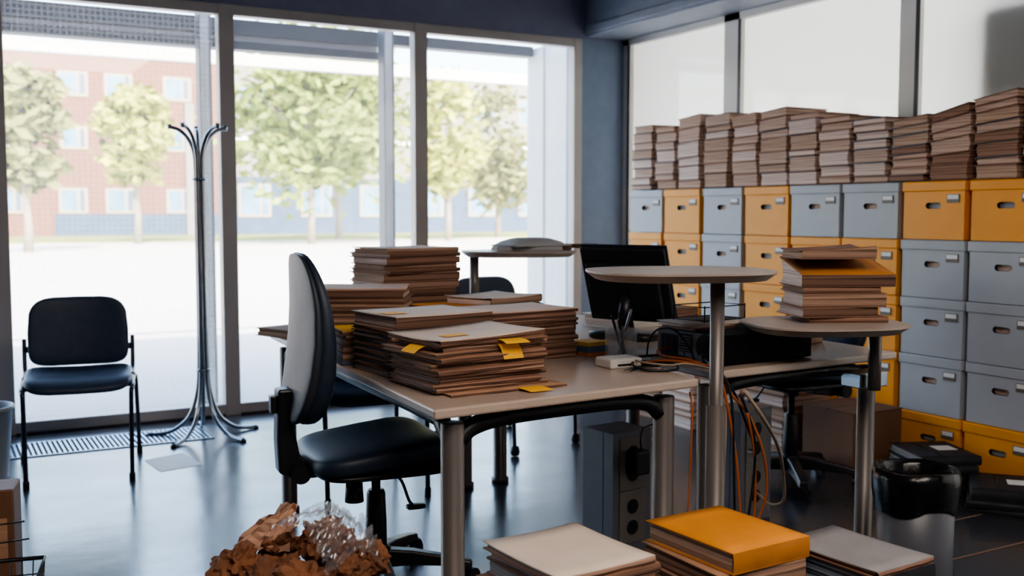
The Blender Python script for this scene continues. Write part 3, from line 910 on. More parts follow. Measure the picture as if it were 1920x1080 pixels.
floor_pile([('thick brown bundle at the bottom of the orange topped pile', 0.26, 0.29, 0.11, 'kraft2', 'pages_a', 4, None, 0, {}), ('thick brown bundle second from below in the orange topped pile', 0.25, 0.29, 0.11, 'kraft0', 'pages_a', 6, None, 0, {}),
            ('tan bundle third from below in the orange topped pile', 0.26, 0.28, 0.09, 'kraft0', 'pages_b', 3, None, 0, {}), ('brown folder with layered edges fourth from below in orange topped pile', 0.265, 0.29, 0.05, 'kraft4', 'pages_b', 2, None, 0, {}),
            ('brown envelope second from top under the orange envelope', 0.25, 0.28, 0.05, 'kraft1', 'pages_b', 0, None, 0, {'dx': -0.012, 'jit': 0.002}),
            ('bright orange padded envelope on top of the middle floor pile', 0.235, 0.29, 0.05, 'kraft_tan', 'pages_a', 3, 'kraft_orange', -0.006, {})], 1.62, 1.855, 'floor pile with orange envelope')
floor_pile([('black binder at the bottom of the pile by the waste bin', 0.2, 0.28, 0.13, 'card_black', 'pages_e', 4, None, 0, {}), ('black binder second from below by the waste bin', 0.2, 0.28, 0.11, 'card_black', 'pages_e', 2, None, 0, {}),
            ('black binder third from below by the waste bin', 0.2, 0.28, 0.10, 'card_black', 'pages_e', 6, None, 0, {}), ('black folder just under the grey sheet by the waste bin', 0.2, 0.285, 0.06, 'card_black', 'pages_e', 3, None, 0, {}),
            ('grey topped folder lying on black binders by the waste bin', 0.195, 0.28, 0.012, 'kraft0', 'pages_a', 4, 'card_grey', 0.005, {})], 1.878, 1.70, 'floor pile with grey top folder')

# black binders on the floor by the boxes
def binder(lab, x, y, z, rz, th, label=False, w=0.26, d=0.30):
    t = folder('box_binder', lab, 'binder', (x, y, z), rz, w, d, 0, th - 0.001, 0, 0, 'card_black', 'pages_d', seed=int(x * 977 + z * 100), board=0.003, group='binders on the floor by the boxes')
    if label:
        b = BM(); box(b, 0.01, 0.10, -0.02, 0.06, th - 0.001, th + 0.0003); obj('title_card', b, M['paper'], t)
        b = BM(); tube(b, [(-0.03, -0.13, th), (-0.028, 0, th + 0.002), (-0.03, 0.13, th)], 0.0025, 6); obj('tie_ribbon', b, M['black'], t)
for i, th in enumerate((0.045, 0.04, 0.04, 0.04)):
    binder('black binder %s in the stack against the yellow boxes' % ['at the bottom', 'second from below', 'third from below', 'with a white card on top'][i], 3.82 + 0.01 * (i % 2), 3.03, sum((0.045, 0.04, 0.04, 0.04)[:i]), -32 + 3 * i, th, i == 3)
for i, th in enumerate((0.03, 0.028, 0.045)):
    binder('black binder %s in the stack beside the waste bin' % ['at the bottom', 'in the middle', 'with a white card on top'][i], 3.80 - 0.012 * (i % 2), 2.66, sum((0.03, 0.028, 0.045)[:i]), -58 + 4 * i, th, i == 2)

# paper stacks on the floor under and behind the second desk
for k, (x, y, n, zt_, pgs, wh) in enumerate([(3.80, 3.90, 7, 0.33, ['pages_c', 'pages_a'], 'white edged stack beside the right chair column'), (3.82, 4.28, 6, 0.31, ['pages_c', 'pages_c'], 'floor stack seen past the second power column'), (3.82, 4.62, 6, 0.34, ['pages_a', 'pages_c'], 'floor stack seen under the near desk corner'), (3.82, 4.96, 5, 0.30, ['pages_a'], 'furthest floor stack before the boxes')]):
    stack('', 'brown paper bundle', 'the ' + wh, 'paper bundle', x, y, 0.0, -90 + 8 * (k % 2), 0.28, 0.33, zt_, n, ['kraft0', 'kraft2', 'kraft1'], pgs, 'paper bundles on the floor', 40 + k, jitpos=0.010, jitrot=3, spine=False, name='paper_bundle')
# brown carton in the dark by the boxes
t = thing('brown_carton', 'plain brown carton on the floor in front of the boxes', 'carton', (3.83, 3.50, 0), -90)
b = BM(); box(b, -0.16, 0.16, -0.16, 0.16, 0, 0.28); obj('carton_body', b, M['carton'], t, bevel=0.004)
b = BM(); box(b, -0.165, -0.004, -0.162, 0.162, 0.28, 0.284); obj('flap', b, M['carton'], t)
b = BM(); box(b, 0.004, 0.165, -0.162, 0.162, 0.28, 0.284); obj('flap', b, M['carton'], t)

# ------------------------------------------------------------------ chairs
def visitor_chair(label, loc, rz, casters=False, group='visitor chairs'):
    t = thing('visitor_chair', label, 'chair', loc, rz, group)
    b = BM()
    def fs(p):
        y = p.y
        return Vector((p.x, y, p.z + 0.445 + (0.012 if y > 0.1 else 0) - 0.028 * max(0, (-y - 0.12) / 0.1) ** 2 - 0.012 * (1 - (p.x / 0.23) ** 2) * (1 if p.z > 0 else 0.2)))
    cushion(b, 0.46, 0.44, 0.065, fs, 0.5, 0.38); obj('seat', b, M['vinyl'], t)
    b = BM()
    def fb(p):
        # p.x width, p.y -> height, p.z thickness
        h = p.y
        w = 1.0 - 0.16 * max(0, h / 0.165) ** 3
        return Vector((p.x * w, 0.245 + 0.10 * (h + 0.165) + p.z + 0.07 * (p.x / 0.23) ** 2 * -0.5, 0.635 + h))
    cushion(b, 0.45, 0.33, 0.05, fb, 0.5, 0.34); obj('backrest', b, M['vinyl'], t)
    r = 0.0105
    for s in (-1, 1):
        b = BM()
        tube(b, spline([(s * 0.235, 0.20, 0.425), (s * 0.232, -0.13, 0.425), (s * 0.226, -0.20, 0.412), (s * 0.222, -0.215, 0.37), (s * 0.218, -0.23, 0.012)], 6), r, 10)
        obj('leg', b, M['tube_dark'], t)
        b = BM()
        tube(b, spline([(s * 0.235, 0.02, 0.415), (s * 0.245, 0.20, 0.415), (s * 0.25, 0.255, 0.40), (s * 0.255, 0.275, 0.36), (s * 0.265, 0.32, 0.012)], 6), r, 10)
        obj('leg', b, M['tube_dark'], t)
        b = BM()
        tube(b, spline([(s * 0.237, 0.10, 0.43), (s * 0.240, 0.235, 0.44), (s * 0.242, 0.262, 0.50), (s * 0.243, 0.285, 0.60)], 6), r, 10)
        box(b, min(s * 0.215, s * 0.245), max(s * 0.215, s * 0.245), 0.262, 0.285, 0.535, 0.565)
        obj('back_upright', b, M['tube_dark'], t)
        for (fx, fy) in ((s * 0.218, -0.231), (s * 0.265, 0.321)):
            b = BM()
            if casters:
                lathe(b, [(0, 0.0), (0.02, 0.004), (0.025, 0.02), (0.02, 0.045), (0, 0.05)], 14, 0, fx, fy); obj('caster', b, M['black'], t)
            else:
                lathe(b, [(0, 0.0), (0.014, 0.0), (0.014, 0.03), (0.011, 0.034), (0, 0.034)], 12, 0, fx, fy); obj('foot_glide', b, M['black'], t)
    for yy in (-0.12, 0.17):
        b = BM(); tube(b, [(-0.235, yy, 0.417), (0.235, yy, 0.417)], 0.009, 8); obj('seat_rail', b, M['tube_dark'], t)
    return t

visitor_chair('navy padded visitor chair standing alone by the left window', (0.585, 5.135, 0), -8)
visitor_chair('navy visitor chair pushed under the far end of the near desk', (1.625, 4.235, 0), -4)
visitor_chair('black chair on casters behind the window end of the second desk', (2.655, 4.70, 0), 14, True).scale = (1, 1, 1.075)

def caster(bm, x, y, a):
    c, s = math.cos(a), math.sin(a)
    for o in (-0.016, 0.016):
        # twin wheels
        P = []
        for k in range(16):
            t = 2 * math.pi * k / 16
            P.append((0.027 * math.cos(t), 0.027 * math.sin(t)))
        A_ = [bm.verts.new((x + p[0] * c - (o - 0.010) * s, y + p[0] * s + (o - 0.010) * c, 0.028 + p[1])) for p in P]
        B_ = [bm.verts.new((x + p[0] * c - (o + 0.010) * s, y + p[0] * s + (o + 0.010) * c, 0.028 + p[1])) for p in P]
        bm.faces.new(list(reversed(A_))); bm.faces.new(B_)
        for k in range(16):
            l = (k + 1) % 16
            bm.faces.new((A_[k], A_[l], B_[l], B_[k]))
    tube(bm, [(x, y, 0.03), (x, y, 0.075)], 0.009, 8)

def office_chair(label, loc, rz, starrot, seat_z=0.475, with_back=True, zc=0.815, hh=0.53):
    """faces local +x"""
    t = thing('office_chair', label, 'office chair', loc, rz, 'office swivel chairs')
    b = BM()
    def fs(p):
        x = p.x
        return Vector((x, p.y, p.z + seat_z - 0.03 + 0.018 * math.sin((x + 0.02) * 7) - 0.03 * max(0, (x - 0.13) / 0.1) ** 2 + 0.012 * (p.y / 0.23) ** 2))
    cushion(b, 0.47, 0.47, 0.085, fs, 0.55, 0.45); obj('seat', b, M['vinyl_b'], t)
    b = BM(); cushion(b, 0.43, 0.43, 0.03, lambda p: Vector((p.x, p.y, p.z + seat_z - 0.073)), 0.5, 0.4); obj('seat_pan', b, M['black'], t)
    if with_back:
        def fb(p):
            # p.x width(y), p.y height, p.z thickness
            f = min(1.0, max(0.0, p.y / hh + 0.5))
            wid = 1.0 - 0.30 * f ** 3 - 0.25 * (1 - f) ** 4
            thick = (1.15 - 0.75 * f ** 1.5)
            lean = -0.235 - 0.03 * f + 0.05 * math.sin(f * 2.6) * 1.0
            curve = 0.18 * p.x * p.x
            return Vector((lean + p.z * thick + curve, p.x * wid, zc + p.y))
        b = BM(); cushion(b, 0.44, hh, 0.085, fb, 0.6, 0.55, 40, 22)
        br = obj('backrest', b, M['vinyl_b'], t)
        b = BM(); cushion(b, 0.435, hh * 0.985, 0.04, lambda p: fb(Vector((p.x, p.y, p.z - 0.034))), 0.45, 0.55, 40, 18)
        obj('back_shell', b, M['shell'], br)
        b = BM()
        prof = [(-0.315, 0.40), (-0.265, 0.375), (-0.20, 0.375), (-0.10, 0.39), (-0.10, 0.41), (-0.21, 0.42), (-0.25, 0.45), (-0.262, 0.52), (-0.268, 0.66), (-0.315, 0.66), (-0.32, 0.50)]
        vA = [b.verts.new((p[0], -0.035, p[1])) for p in prof]; vB = [b.verts.new((p[0], 0.035, p[1])) for p in prof]
        b.faces.new(vA); b.faces.new(list(reversed(vB)))
        for i in range(len(prof)):
            j = (i + 1) % len(prof)
            b.faces.new((vA[i], vB[i], vB[j], vA[j]))
        bk = obj('back_bracket', b, M['black'], t, bevel=0.008)
        b = BM(); tube(b, [(-0.255, -0.075, 0.40), (-0.255, 0.075, 0.40)], 0.030, 18); obj('adjuster_knob', b, M['black'], bk)
        b = BM(); box(b, -0.335, -0.315, -0.02, 0.02, 0.585, 0.64); obj('height_lock', b, M['black'], bk, bevel=0.004)
    b = BM(); box(b, -0.12, 0.10, -0.07, 0.07, seat_z - 0.115, seat_z - 0.075); obj('tilt_mechanism', b, M['black'], t, bevel=0.01)
    b = BM(); tube(b, [(-0.10, -0.11, seat_z - 0.10), (-0.10, -0.11, seat_z - 0.165)], [0.026, 0.030], 14); tube(b, [(-0.10, -0.02, seat_z - 0.105), (-0.10, -0.11, seat_z - 0.105)], 0.008, 8); obj('tension_knob', b, M['black'], t)
    b = BM(); tube(b, spline([(0.04, -0.05, seat_z - 0.10), (0.05, -0.12, seat_z - 0.115), (0.06, -0.16, seat_z - 0.165), (0.07, -0.17, seat_z - 0.18)], 4), 0.005, 8)
    cushion(b, 0.06, 0.03, 0.016, lambda p: Vector((p.x + 0.08, p.y - 0.17, p.z + seat_z - 0.185))); obj('lever', b, M['black'], t)
    b = BM(); lathe(b, [(0, 0.06), (0.034, 0.06), (0.034, 0.20), (0.030, 0.30), (0.026, 0.31), (0.015, 0.31), (0.015, seat_z - 0.10), (0, seat_z - 0.10)], 20); obj('gas_column', b, M['black'], t)
    b = BM(); lathe(b, [(0, 0.055), (0.048, 0.06), (0.05, 0.115), (0.036, 0.13), (0, 0.13)], 20); obj('hub', b, M['black'], t)
    for k in range(5):
        a = R_(starrot) + k * 2 * math.pi / 5
        c, s = math.cos(a), math.sin(a)
        b = BM()
        prof = [(0.03, 0.118, 0.030, 0.06), (0.12, 0.112, 0.028, 0.066), (0.24, 0.092, 0.024, 0.062), (0.31, 0.076, 0.020, 0.05)]
        rings = []
        for (q, zt, wd, zb_) in prof:
            z0 = zb_ if q < 0.2 else zt - 0.03
            rings.append([b.verts.new((q * c - y * s, q * s + y * c, z)) for (y, z) in ((-wd, z0), (wd, z0), (wd * 0.75, zt), (-wd * 0.75, zt))])
        b.faces.new(rings[0]); b.faces.new(list(reversed(rings[-1])))
        for A_, B_ in zip(rings, rings[1:]):
            for i in range(4):
                j = (i + 1) % 4
                b.faces.new((A_[i], B_[i], B_[j], A_[j]))
        lg = obj('base_arm', b, M['black'], t, bevel=0.006)
        b = BM(); caster(b, 0.30 * c, 0.30 * s, a + 0.9); obj('caster', b, M['black'], lg)
    return t

office_chair('tall backed dark blue office chair tucked into the left of the near desk', (1.235, 3.10, 0), -6, 28 - 51)
office_chair('black office chair behind the second desk, its base seen by the bin', (3.34, 3.40, 0), 176, 60, seat_z=0.53, zc=0.77, hh=0.40)

# ------------------------------------------------------------------ coat stand
t = thing('coat_stand', 'tall chrome tube coat stand with curved feet by the left window', 'coat stand', (1.27, 5.66, 0), 0)
for k in range(5):
    a = R_(10 + 72 * k)
    c, s = math.cos(a), math.sin(a)
    P = [(0.30, 0.014), (0.255, 0.012), (0.17, 0.03), (0.085, 0.10), (0.040, 0.22), (0.024, 0.36), (0.020, 0.7), (0.020, 1.1), (0.020, 1.42), (0.026, 1.52), (0.055, 1.595), (0.10, 1.64), (0.145, 1.655)]
    b = BM(); tube(b, spline([(p[0] * c, p[0] * s, p[1]) for p in P], 5), 0.0105, 10)
    tube(b, [(0.145 * c, 0.145 * s, 1.645), (0.152 * c, 0.152 * s, 1.668)], 0.013, 8)
    tb = obj('branch_tube', b, M['steel'], t)
    b = BM(); lathe(b, [(0, 0.0), (0.016, 0.0), (0.016, 0.012), (0, 0.02)], 12, 0, 0.298 * c, 0.298 * s); obj('foot_cap', b, M['black'], tb)
for z in (1.38, 0.36):
    b = BM(); tube(b, [(0.034 * math.cos(q * math.pi / 9), 0.034 * math.sin(q * math.pi / 9), z) for q in range(18)], 0.007, 8, closed=True); obj('ring', b, M['steel'], t)

# sheet of paper on the floor
b = BM()
P = [(0.88, 5.225), (1.075, 5.30), (1.105, 5.0), (0.905, 4.955)]
prism(b, P, 0.0006, 0.0018); tag(obj('paper_sheet', b, M['paper']), 'loose white sheet lying on the floor by the coat stand', 'paper')

# ------------------------------------------------------------------ computer things
pc = thing('desktop_computer', 'black computer case lying flat on the second desk, cables behind', 'computer', (2.345, 2.655, DZ), 3)
b = BM(); box(b, -0.205, 0.205, -0.15, 0.15, 0.004, 0.098); obj('case', b, M['pc_side'], pc, bevel=0.003)
b = BM(); box(b, -0.208, -0.205, -0.148, 0.148, 0.006, 0.096); rp = obj('rear_panel', b, M['pc_metal'], pc)
for k in range(5):
    b = BM(); box(b, -0.2105, -0.208, 0.05 + 0.017 * k, 0.062 + 0.017 * k, 0.012, 0.082); obj('slot_cover', b, M['alu_dark'], rp)
b = BM(); box(b, -0.2105, -0.208, -0.02, 0.035, 0.03, 0.09)
for k in range(6): box(b, -0.212, -0.2105, -0.018, 0.033, 0.034 + 0.009 * k, 0.038 + 0.009 * k, 1)
obj('port_block', b, [M['black'], M['pc_metal']], rp)
b = BM(); tube(b, [(-0.2085, -0.085, 0.055), (-0.212, -0.085, 0.055)], 0.042, 22); obj('fan_grille', b, M['black'], rp)
b = BM(); box(b, -0.213, -0.208, -0.142, -0.118, 0.02, 0.06); obj('power_inlet', b, M['black'], rp)
# papers lying on the computer
folder('paper_folder', 'loose pale folder lying on the flat computer case', 'folder', (2.24, 2.725, DZ + 0.0985), 8, 0.19, 0.16, 0, 0.010, 0, 0, 'kraft3', 'pages_c', seed=801, top='kraft_pale', curl=0.002, group='papers on the computer case')
folder('paper_folder', 'pale paper pad under the raised shelf on the computer case', 'folder', (2.27, 2.74, DZ + 0.1095), -6, 0.24, 0.16, 0, 0.009, 0, 0, 'kraft_pale', 'pages_c', seed=802, group='papers on the computer case')
# open ring binder mechanism with wires, on the pad
t = thing('wire_letter_tray', 'small wire letter tray with thin legs on the paper pad', 'tray', (2.31, 2.745, DZ + 0.120), 8)
b = BM()
tube(b, [(-0.10, -0.07, 0.004), (0.10, -0.07, 0.004), (0.10, 0.07, 0.004), (-0.10, 0.07, 0.004)], 0.0022, 6, closed=True)
tube(b, [(-0.10, -0.07, 0.05), (0.10, -0.07, 0.05), (0.10, 0.07, 0.05), (-0.10, 0.07, 0.05)], 0.0022, 6, closed=True)
for k in range(9): tube(b, [(-0.09 + 0.0225 * k, -0.07, 0.004), (-0.09 + 0.0225 * k, 0.07, 0.004)], 0.0014, 6)
obj('wire_base', b, M['wire'], t)
for (x, y) in ((-0.1, -0.07), (0.1, -0.07), (0.1, 0.07), (-0.1, 0.07)):
    b = BM(); tube(b, [(x, y, 0.0), (x, y, 0.055)], 0.0024, 6); obj('post', b, M['wire'], t)

# monitor seen from behind
mt = thing('computer_monitor', 'black flat monitor seen from behind, tilted on its stand', 'monitor', (2.365, 3.27, DZ), -62)
# local: +y away from viewer is the screen side, top leans toward viewer (-y)
tilt = R_(21)
def mon(bm, x0, x1, y0, y1, z0, z1, mi=0):
    v = box(bm, x0, x1, y0, y1, z0, z1, mi)
    for q in v:
        y, z = q.co.y, q.co.z - 0.08
        q.co.y = y * math.cos(tilt) - z * math.sin(tilt)
        q.co.z = 0.08 + z * math.cos(tilt) + y * math.sin(tilt)
b = BM(); mon(b, -0.178, 0.178, 0.0, 0.022, 0.06, 0.365); mon(b, -0.15, 0.15, -0.028, 0.0, 0.08, 0.31)
cas = obj('rear_case', b, M['black'], mt, bevel=0.008)
b = BM(); mon(b, -0.182, 0.182, 0.018, 0.030, 0.055, 0.372); obj('bezel', b, M['tube_dark'], mt, bevel=0.004)
b = BM(); mon(b, -0.165, 0.165, 0.030, 0.032, 0.075, 0.350); obj('screen', b, M['pc_side'], mt)
b = BM(); mon(b, -0.05, 0.03, -0.032, -0.0275, 0.262, 0.286); obj('carry_recess', b, M['socket'], cas)
b = BM(); mon(b, -0.02, 0.02, -0.034, -0.0285, 0.10, 0.255); obj('vent_strip', b, M['socket'], cas)
b = BM(); tube(b, [(0, -0.035, 0.02), (0, -0.055, 0.10), (0, -0.045, 0.17)], [0.03, 0.028, 0.025], 14); obj('neck', b, M['black'], mt)
b = BM(); cushion(b, 0.27, 0.20, 0.03, lambda p: Vector((p.x, p.y - 0.03, p.z + 0.015))); obj('foot', b, M['black'], mt)

# telephone
ph = thing('desk_telephone', 'black desk telephone beside the folder stack and pen cup', 'telephone', (2.18, 3.62, DZ), 20)
b = BM()
v = box(b, -0.09, 0.09, -0.10, 0.10, 0.0, 0.05)
for q in v:
    if q.co.z > 0.01 and q.co.y > 0: q.co.z = 0.085
obj('base', b, M['black'], ph, bevel=0.008)
b = BM(); tube(b, spline([(-0.06, -0.09, 0.085), (-0.06, -0.06, 0.10), (-0.06, 0.05, 0.125), (-0.06, 0.085, 0.115)], 5), [0.026] * 4 + [0.016] * 8 + [0.026] * 4, 12); obj('handset', b, M['black'], ph)
b = BM()
for i in range(3):
    for j in range(4): box(b, 0.0 + i * 0.024, 0.017 + i * 0.024, -0.07 + j * 0.022, -0.055 + j * 0.022, 0.045 + j * 0.005, 0.0655 + j * 0.004)
obj('keypad', b, M['tube_dark'], ph)

# note block
t = thing('note_block', 'striped yellow, blue and orange note block against the right folder stack', 'note block', (1.955, 2.945, DZ), 8)
for k, (h0, h1, m) in enumerate(((0, 0.012, 'note_orange'), (0.012, 0.034, 'note_blue'), (0.034, 0.047, 'sticky'))):
    b = BM(); box(b, -0.045, 0.045, -0.045, 0.045, h0, h1); obj('note_layer', b, M[m], t, bevel=0.001)
t = thing('note_block', 'small striped note block far back by the monitor', 'note block', (2.45, 3.95, DZ), 8)
for k, (h0, h1, m) in enumerate(((0, 0.012, 'note_orange'), (0.012, 0.034, 'note_blue'), (0.034, 0.047, 'sticky'))):
    b = BM(); box(b, -0.045, 0.045, -0.045, 0.045, h0, h1); obj('note_layer', b, M[m], t, bevel=0.001)

# pen cup
cup = thing('pen_cup', 'clear square acrylic pen cup on the near desk', 'pen cup', (2.005, 2.83, DZ), 6)
CX, CY = 2.005, 2.83
b = BM()
w_ = 0.038
for (x0, x1, y0, y1) in ((-w_, w_, -w_, -w_ + 0.003), (-w_, w_, w_ - 0.003, w_), (-w_, -w_ + 0.003, -w_ + 0.003, w_ - 0.003), (w_ - 0.003, w_, -w_ + 0.003, w_ - 0.003)):
    box(b, x0, x1, y0, y1, 0.003, 0.10)
obj('cup_wall', b, M['clear'], cup)
b = BM(); box(b, -w_, w_, -w_, w_, 0, 0.003); obj('cup_bottom', b, M['clear'], cup)
for k, (lab, m, dx, dy, tx, ty, L) in enumerate([('silver marker leaning in the pen cup', 'pen_white', -0.012, 0.0, 0.028, -0.01, 0.155), ('dark pen leaning in the pen cup', 'pen_blue', 0.014, 0.01, -0.022, 0.012, 0.135), ('black ballpoint leaning in the pen cup', 'black', 0.0, -0.014, -0.02, -0.018, 0.13), ('brown pencil leaning in the pen cup', 'cable_brown', 0.01, -0.01, -0.008, 0.02, 0.125)]):
    b = BM(); p0 = Vector((CX + dx, CY + dy, DZ + 0.006)); p1 = p0 + Vector((tx * 1.6, ty * 1.2, L))
    d_ = (p1 - p0)
    tube(b, [p0, p0 + d_ * 0.08, p0 + d_ * 0.92, p1], [0.002, 0.0048, 0.0048, 0.0035], 8)
    tag(obj('pen', b, M[m]), lab, 'pen')
# white charger box, stapler
t = thing('adapter_box', 'low white adapter box at the foot of the pen cup', 'adapter', (1.875, 2.665, DZ), 0)
b = BM(); box(b, -0.055, 0.065, -0.045, 0.045, 0.0, 0.030); ab = obj('housing', b, M['paper'], t, bevel=0.006)
b = BM(); box(b, -0.03, 0.03, -0.0465, -0.0445, 0.008, 0.014); obj('slot', b, M['socket'], ab)
t = thing('scissors', 'dark scissors lying open on the near desk', 'scissors', (1.90, 2.585, DZ), 25)
for s in (-1, 1):
    b = BM(); tube(b, [(-0.075, 0.010 * s, 0.005), (0.0, 0.0, 0.006 + 0.002 * s), (0.05, -0.012 * s, 0.006)], [0.002, 0.006, 0.004], 6, squash=0.5); bl_ = obj('blade', b, M['tube_dark'], t)
    b = BM(); tube(b, [(0.07 + 0.022 * math.cos(q * math.pi / 6), -0.02 * s + 0.014 * math.sin(q * math.pi / 6), 0.006) for q in range(12)], 0.004, 6, closed=True); obj('finger_loop', b, M['black'], bl_)

# papers on the far half of the second desk
for i, (lab, x, y, rz, w, d, z0, th, cov, pg, top) in enumerate([
    ('pale paper pile at the window end of the second desk', 2.62, 3.66, 10, 0.30, 0.22, 0, 0.05, 'paper', 'pages_c', 'paper'),
    ('white paper pile beside the monitor on the second desk', 2.60, 3.00, -10, 0.24, 0.26, 0, 0.06, 'paper_grey', 'pages_c', 'paper'),
    ('orange folder lying on the second desk behind the post', 2.78, 3.28, 5, 0.26, 0.20, 0, 0.035, 'kraft_orange', 'pages_b', 'kraft_orange'),
    ('dark folder pile at the box side of the second desk', 2.86, 3.72, 15, 0.22, 0.22, 0, 0.06, 'kraft4', 'pages_a', None),
    ('grey sheet on the orange folder behind the post', 2.76, 3.29, -5, 0.2, 0.15, 0.036, 0.008, 'paper_grey', 'pages_c', 'paper_grey'),
    ('brown folder bundle lying beside the flat computer under the shelf', 2.76, 2.86, 20, 0.18, 0.22, 0, 0.05, 'kraft2', 'pages_a', None)]):
    folder('paper_folder', lab, 'folder', (x, y, DZ + z0), rz, w, d, 0, th, 0, 0, cov, pg, seed=900 + i, top=top, curl=0.003 if top else 0, group='papers on the second desk')

# papers on the window shelf
for i, (lab, dx, dy, rz, th, cov, pg, top, curl) in enumerate([('grey paper pile on the raised shelf by the window', 0, 0, -20, 0.02, 'paper_grey', 'pages_d', 'paper_grey', 0.0), ('curled grey sheet on top of the raised shelf by the window', 0.02, -0.01, 5, 0.006, 'paper_grey', 'pages_d', 'paper_grey', -0.032)]):
    folder('paper_folder', lab, 'folder', (2.36 + dx, 4.08 + dy, 1.0325 + 0.021 * i), rz, 0.29, 0.21, 0, th, 0, 0, cov, pg, seed=950 + i, top=top, curl=curl, board=0.0015)
t = thing('hole_punch', 'dark brown long handled tool sticking out from the window shelf papers', 'tool', (2.53, 4.01, 1.033), -32)
b = BM(); cushion(b, 0.06, 0.05, 0.03, lambda p: Vector((p.x, p.y, p.z + 0.015))); obj('head', b, M['wood'], t)
b = BM(); tube(b, [(0.02, 0, 0.02), (0.15, 0, 0.018)], [0.010, 0.012], 8); obj('handle', b, M['wood'], t)

# ------------------------------------------------------------------ power columns
def tower(label, x, y, rz, w, d, h):
    t = thing('power_column', label, 'power column', (x, y, 0), rz, 'power columns under the desks')
    b = BM(); box(b, -w / 2, w / 2, -d / 2, d / 2, 0, h); box(b, -w / 2 - 0.001, -w / 2, -0.03, -0.027, 0, h, 1); obj('column_body', b, [M['tower'], M['alu_dark']], t, bevel=0.004)
    for k in range(2):
        z0, z1 = h - 0.02 - 0.19 * (k + 1) + 0.004, h - 0.02 - 0.19 * k
        b = BM(); box(b, -w / 2 + 0.03, w / 2 - 0.03, -d / 2 - 0.004, -d / 2 - 0.0005, z0, z1)
        f = obj('socket_plate', b, M['tower_face'], t, bevel=0.002)
        for j in range(2):
            zc = z0 + 0.055 + 0.075 * j
            b = BM(); tube(b, [(0.0, -d / 2 - 0.004, zc), (0.0, -d / 2 - 0.0055, zc)], 0.026, 20); tube(b, [(0.0, -d / 2 - 0.0055, zc), (0.0, -d / 2 - 0.0058, zc)], 0.019, 16); obj('socket', b, M['socket'], f)
    return t
tower('grey power column with four sockets and a black plug, under the near desk', 2.115, 3.005, 7, 0.18, 0.16, 0.44)
tower('second grey power column with hanging cables, under the second desk', 2.775, 3.10, 7, 0.18, 0.16, 0.44)
t = thing('power_adapter', 'black plug adapter sitting in the top socket of the near power column', 'adapter', (2.125, 2.895, 0.335), 7)
b = BM(); box(b, -0.035, 0.035, -0.03, 0.022, -0.04, 0.045); pa = obj('plug_body', b, M['black'], t, bevel=0.008)
b = BM(); tube(b, spline([(0.0, -0.02, 0.045), (0.0, -0.015, 0.09), (0.03, 0.0, 0.118), (0.09, 0.0, 0.12), (0.12, 0.02, 0.05), (0.115, 0.02, -0.08), (0.13, 0.0, -0.18), (0.20, -0.02, -0.25), (0.3, -0.03, -0.28)], 6), 0.003, 6); obj('lead', b, M['cable_black'], pa)

# ------------------------------------------------------------------ cables
def cable(label, pts, r, m, group='cables of the computer'):
    b = BM(); tube(b, spline(pts, 8), r, 8)
    return tag(obj('cable', b, M[m]), label, 'cable', group)
dz = DZ + 0.006
cable('orange brown cable looping from the computer over the desk gap to the floor', [(2.12, 2.70, dz + 0.04), (2.03, 2.66, dz + 0.035), (1.99, 2.58, dz + 0.03), (2.02, 2.47, dz + 0.025), (2.055, 2.40, dz - 0.01), (2.075, 2.375, 0.62), (2.10, 2.36, 0.45), (2.12, 2.36, 0.28), (2.17, 2.38, 0.20), (2.21, 2.40, 0.27), (2.19, 2.38, 0.45), (2.13, 2.35, 0.60)], 0.0045, 'cable_brown')
cable('second orange brown cable arching from the cable heap to below the desk', [(1.93, 2.64, dz), (1.955, 2.56, dz + 0.02), (2.0, 2.47, dz + 0.022), (2.06, 2.405, dz + 0.004), (2.09, 2.38, 0.66), (2.16, 2.37, 0.58), (2.22, 2.37, 0.45), (2.24, 2.38, 0.33), (2.22, 2.40, 0.24), (2.16, 2.39, 0.2), (2.14, 2.38, 0.12), (2.2, 2.4, 0.006), (2.4, 2.5, 0.006)], 0.0042, 'cable_brown')
cable('black cable hanging in a narrow loop below the desk gap', [(2.10, 2.62, dz + 0.03), (2.04, 2.52, dz + 0.018), (2.06, 2.40, dz), (2.085, 2.37, 0.64), (2.09, 2.36, 0.42), (2.10, 2.36, 0.2), (2.12, 2.365, 0.14), (2.145, 2.37, 0.2), (2.19, 2.38, 0.42), (2.16, 2.36, 0.55), (2.11, 2.36, 0.66)], 0.0042, 'cable_black')
cable('black cable swinging down to the second power column', [(2.14, 2.56, dz + 0.01), (2.05, 2.42, dz + 0.014), (2.10, 2.385, 0.67), (2.17, 2.40, 0.56), (2.30, 2.5, 0.44), (2.50, 2.75, 0.36), (2.72, 2.97, 0.30), (2.775, 3.008, 0.28)], 0.0045, 'cable_black')
cable('pale grey cable dropping to the white plug of the second power column', [(2.16, 2.40, 0.66), (2.26, 2.42, 0.56), (2.45, 2.55, 0.42), (2.62, 2.70, 0.27), (2.70, 2.78, 0.15), (2.75, 2.90, 0.10), (2.775, 3.0, 0.115)], 0.006, 'cable_white')
cable('black cable coiled on the near desk by the post', [(1.86, 2.70, dz), (1.93, 2.66, dz), (2.0, 2.56, dz + 0.01), (1.97, 2.49, dz), (1.88, 2.53, dz), (1.90, 2.62, dz + 0.01), (1.97, 2.60, dz + 0.012), (1.985, 2.50, dz + 0.012)], 0.0038, 'cable_black')
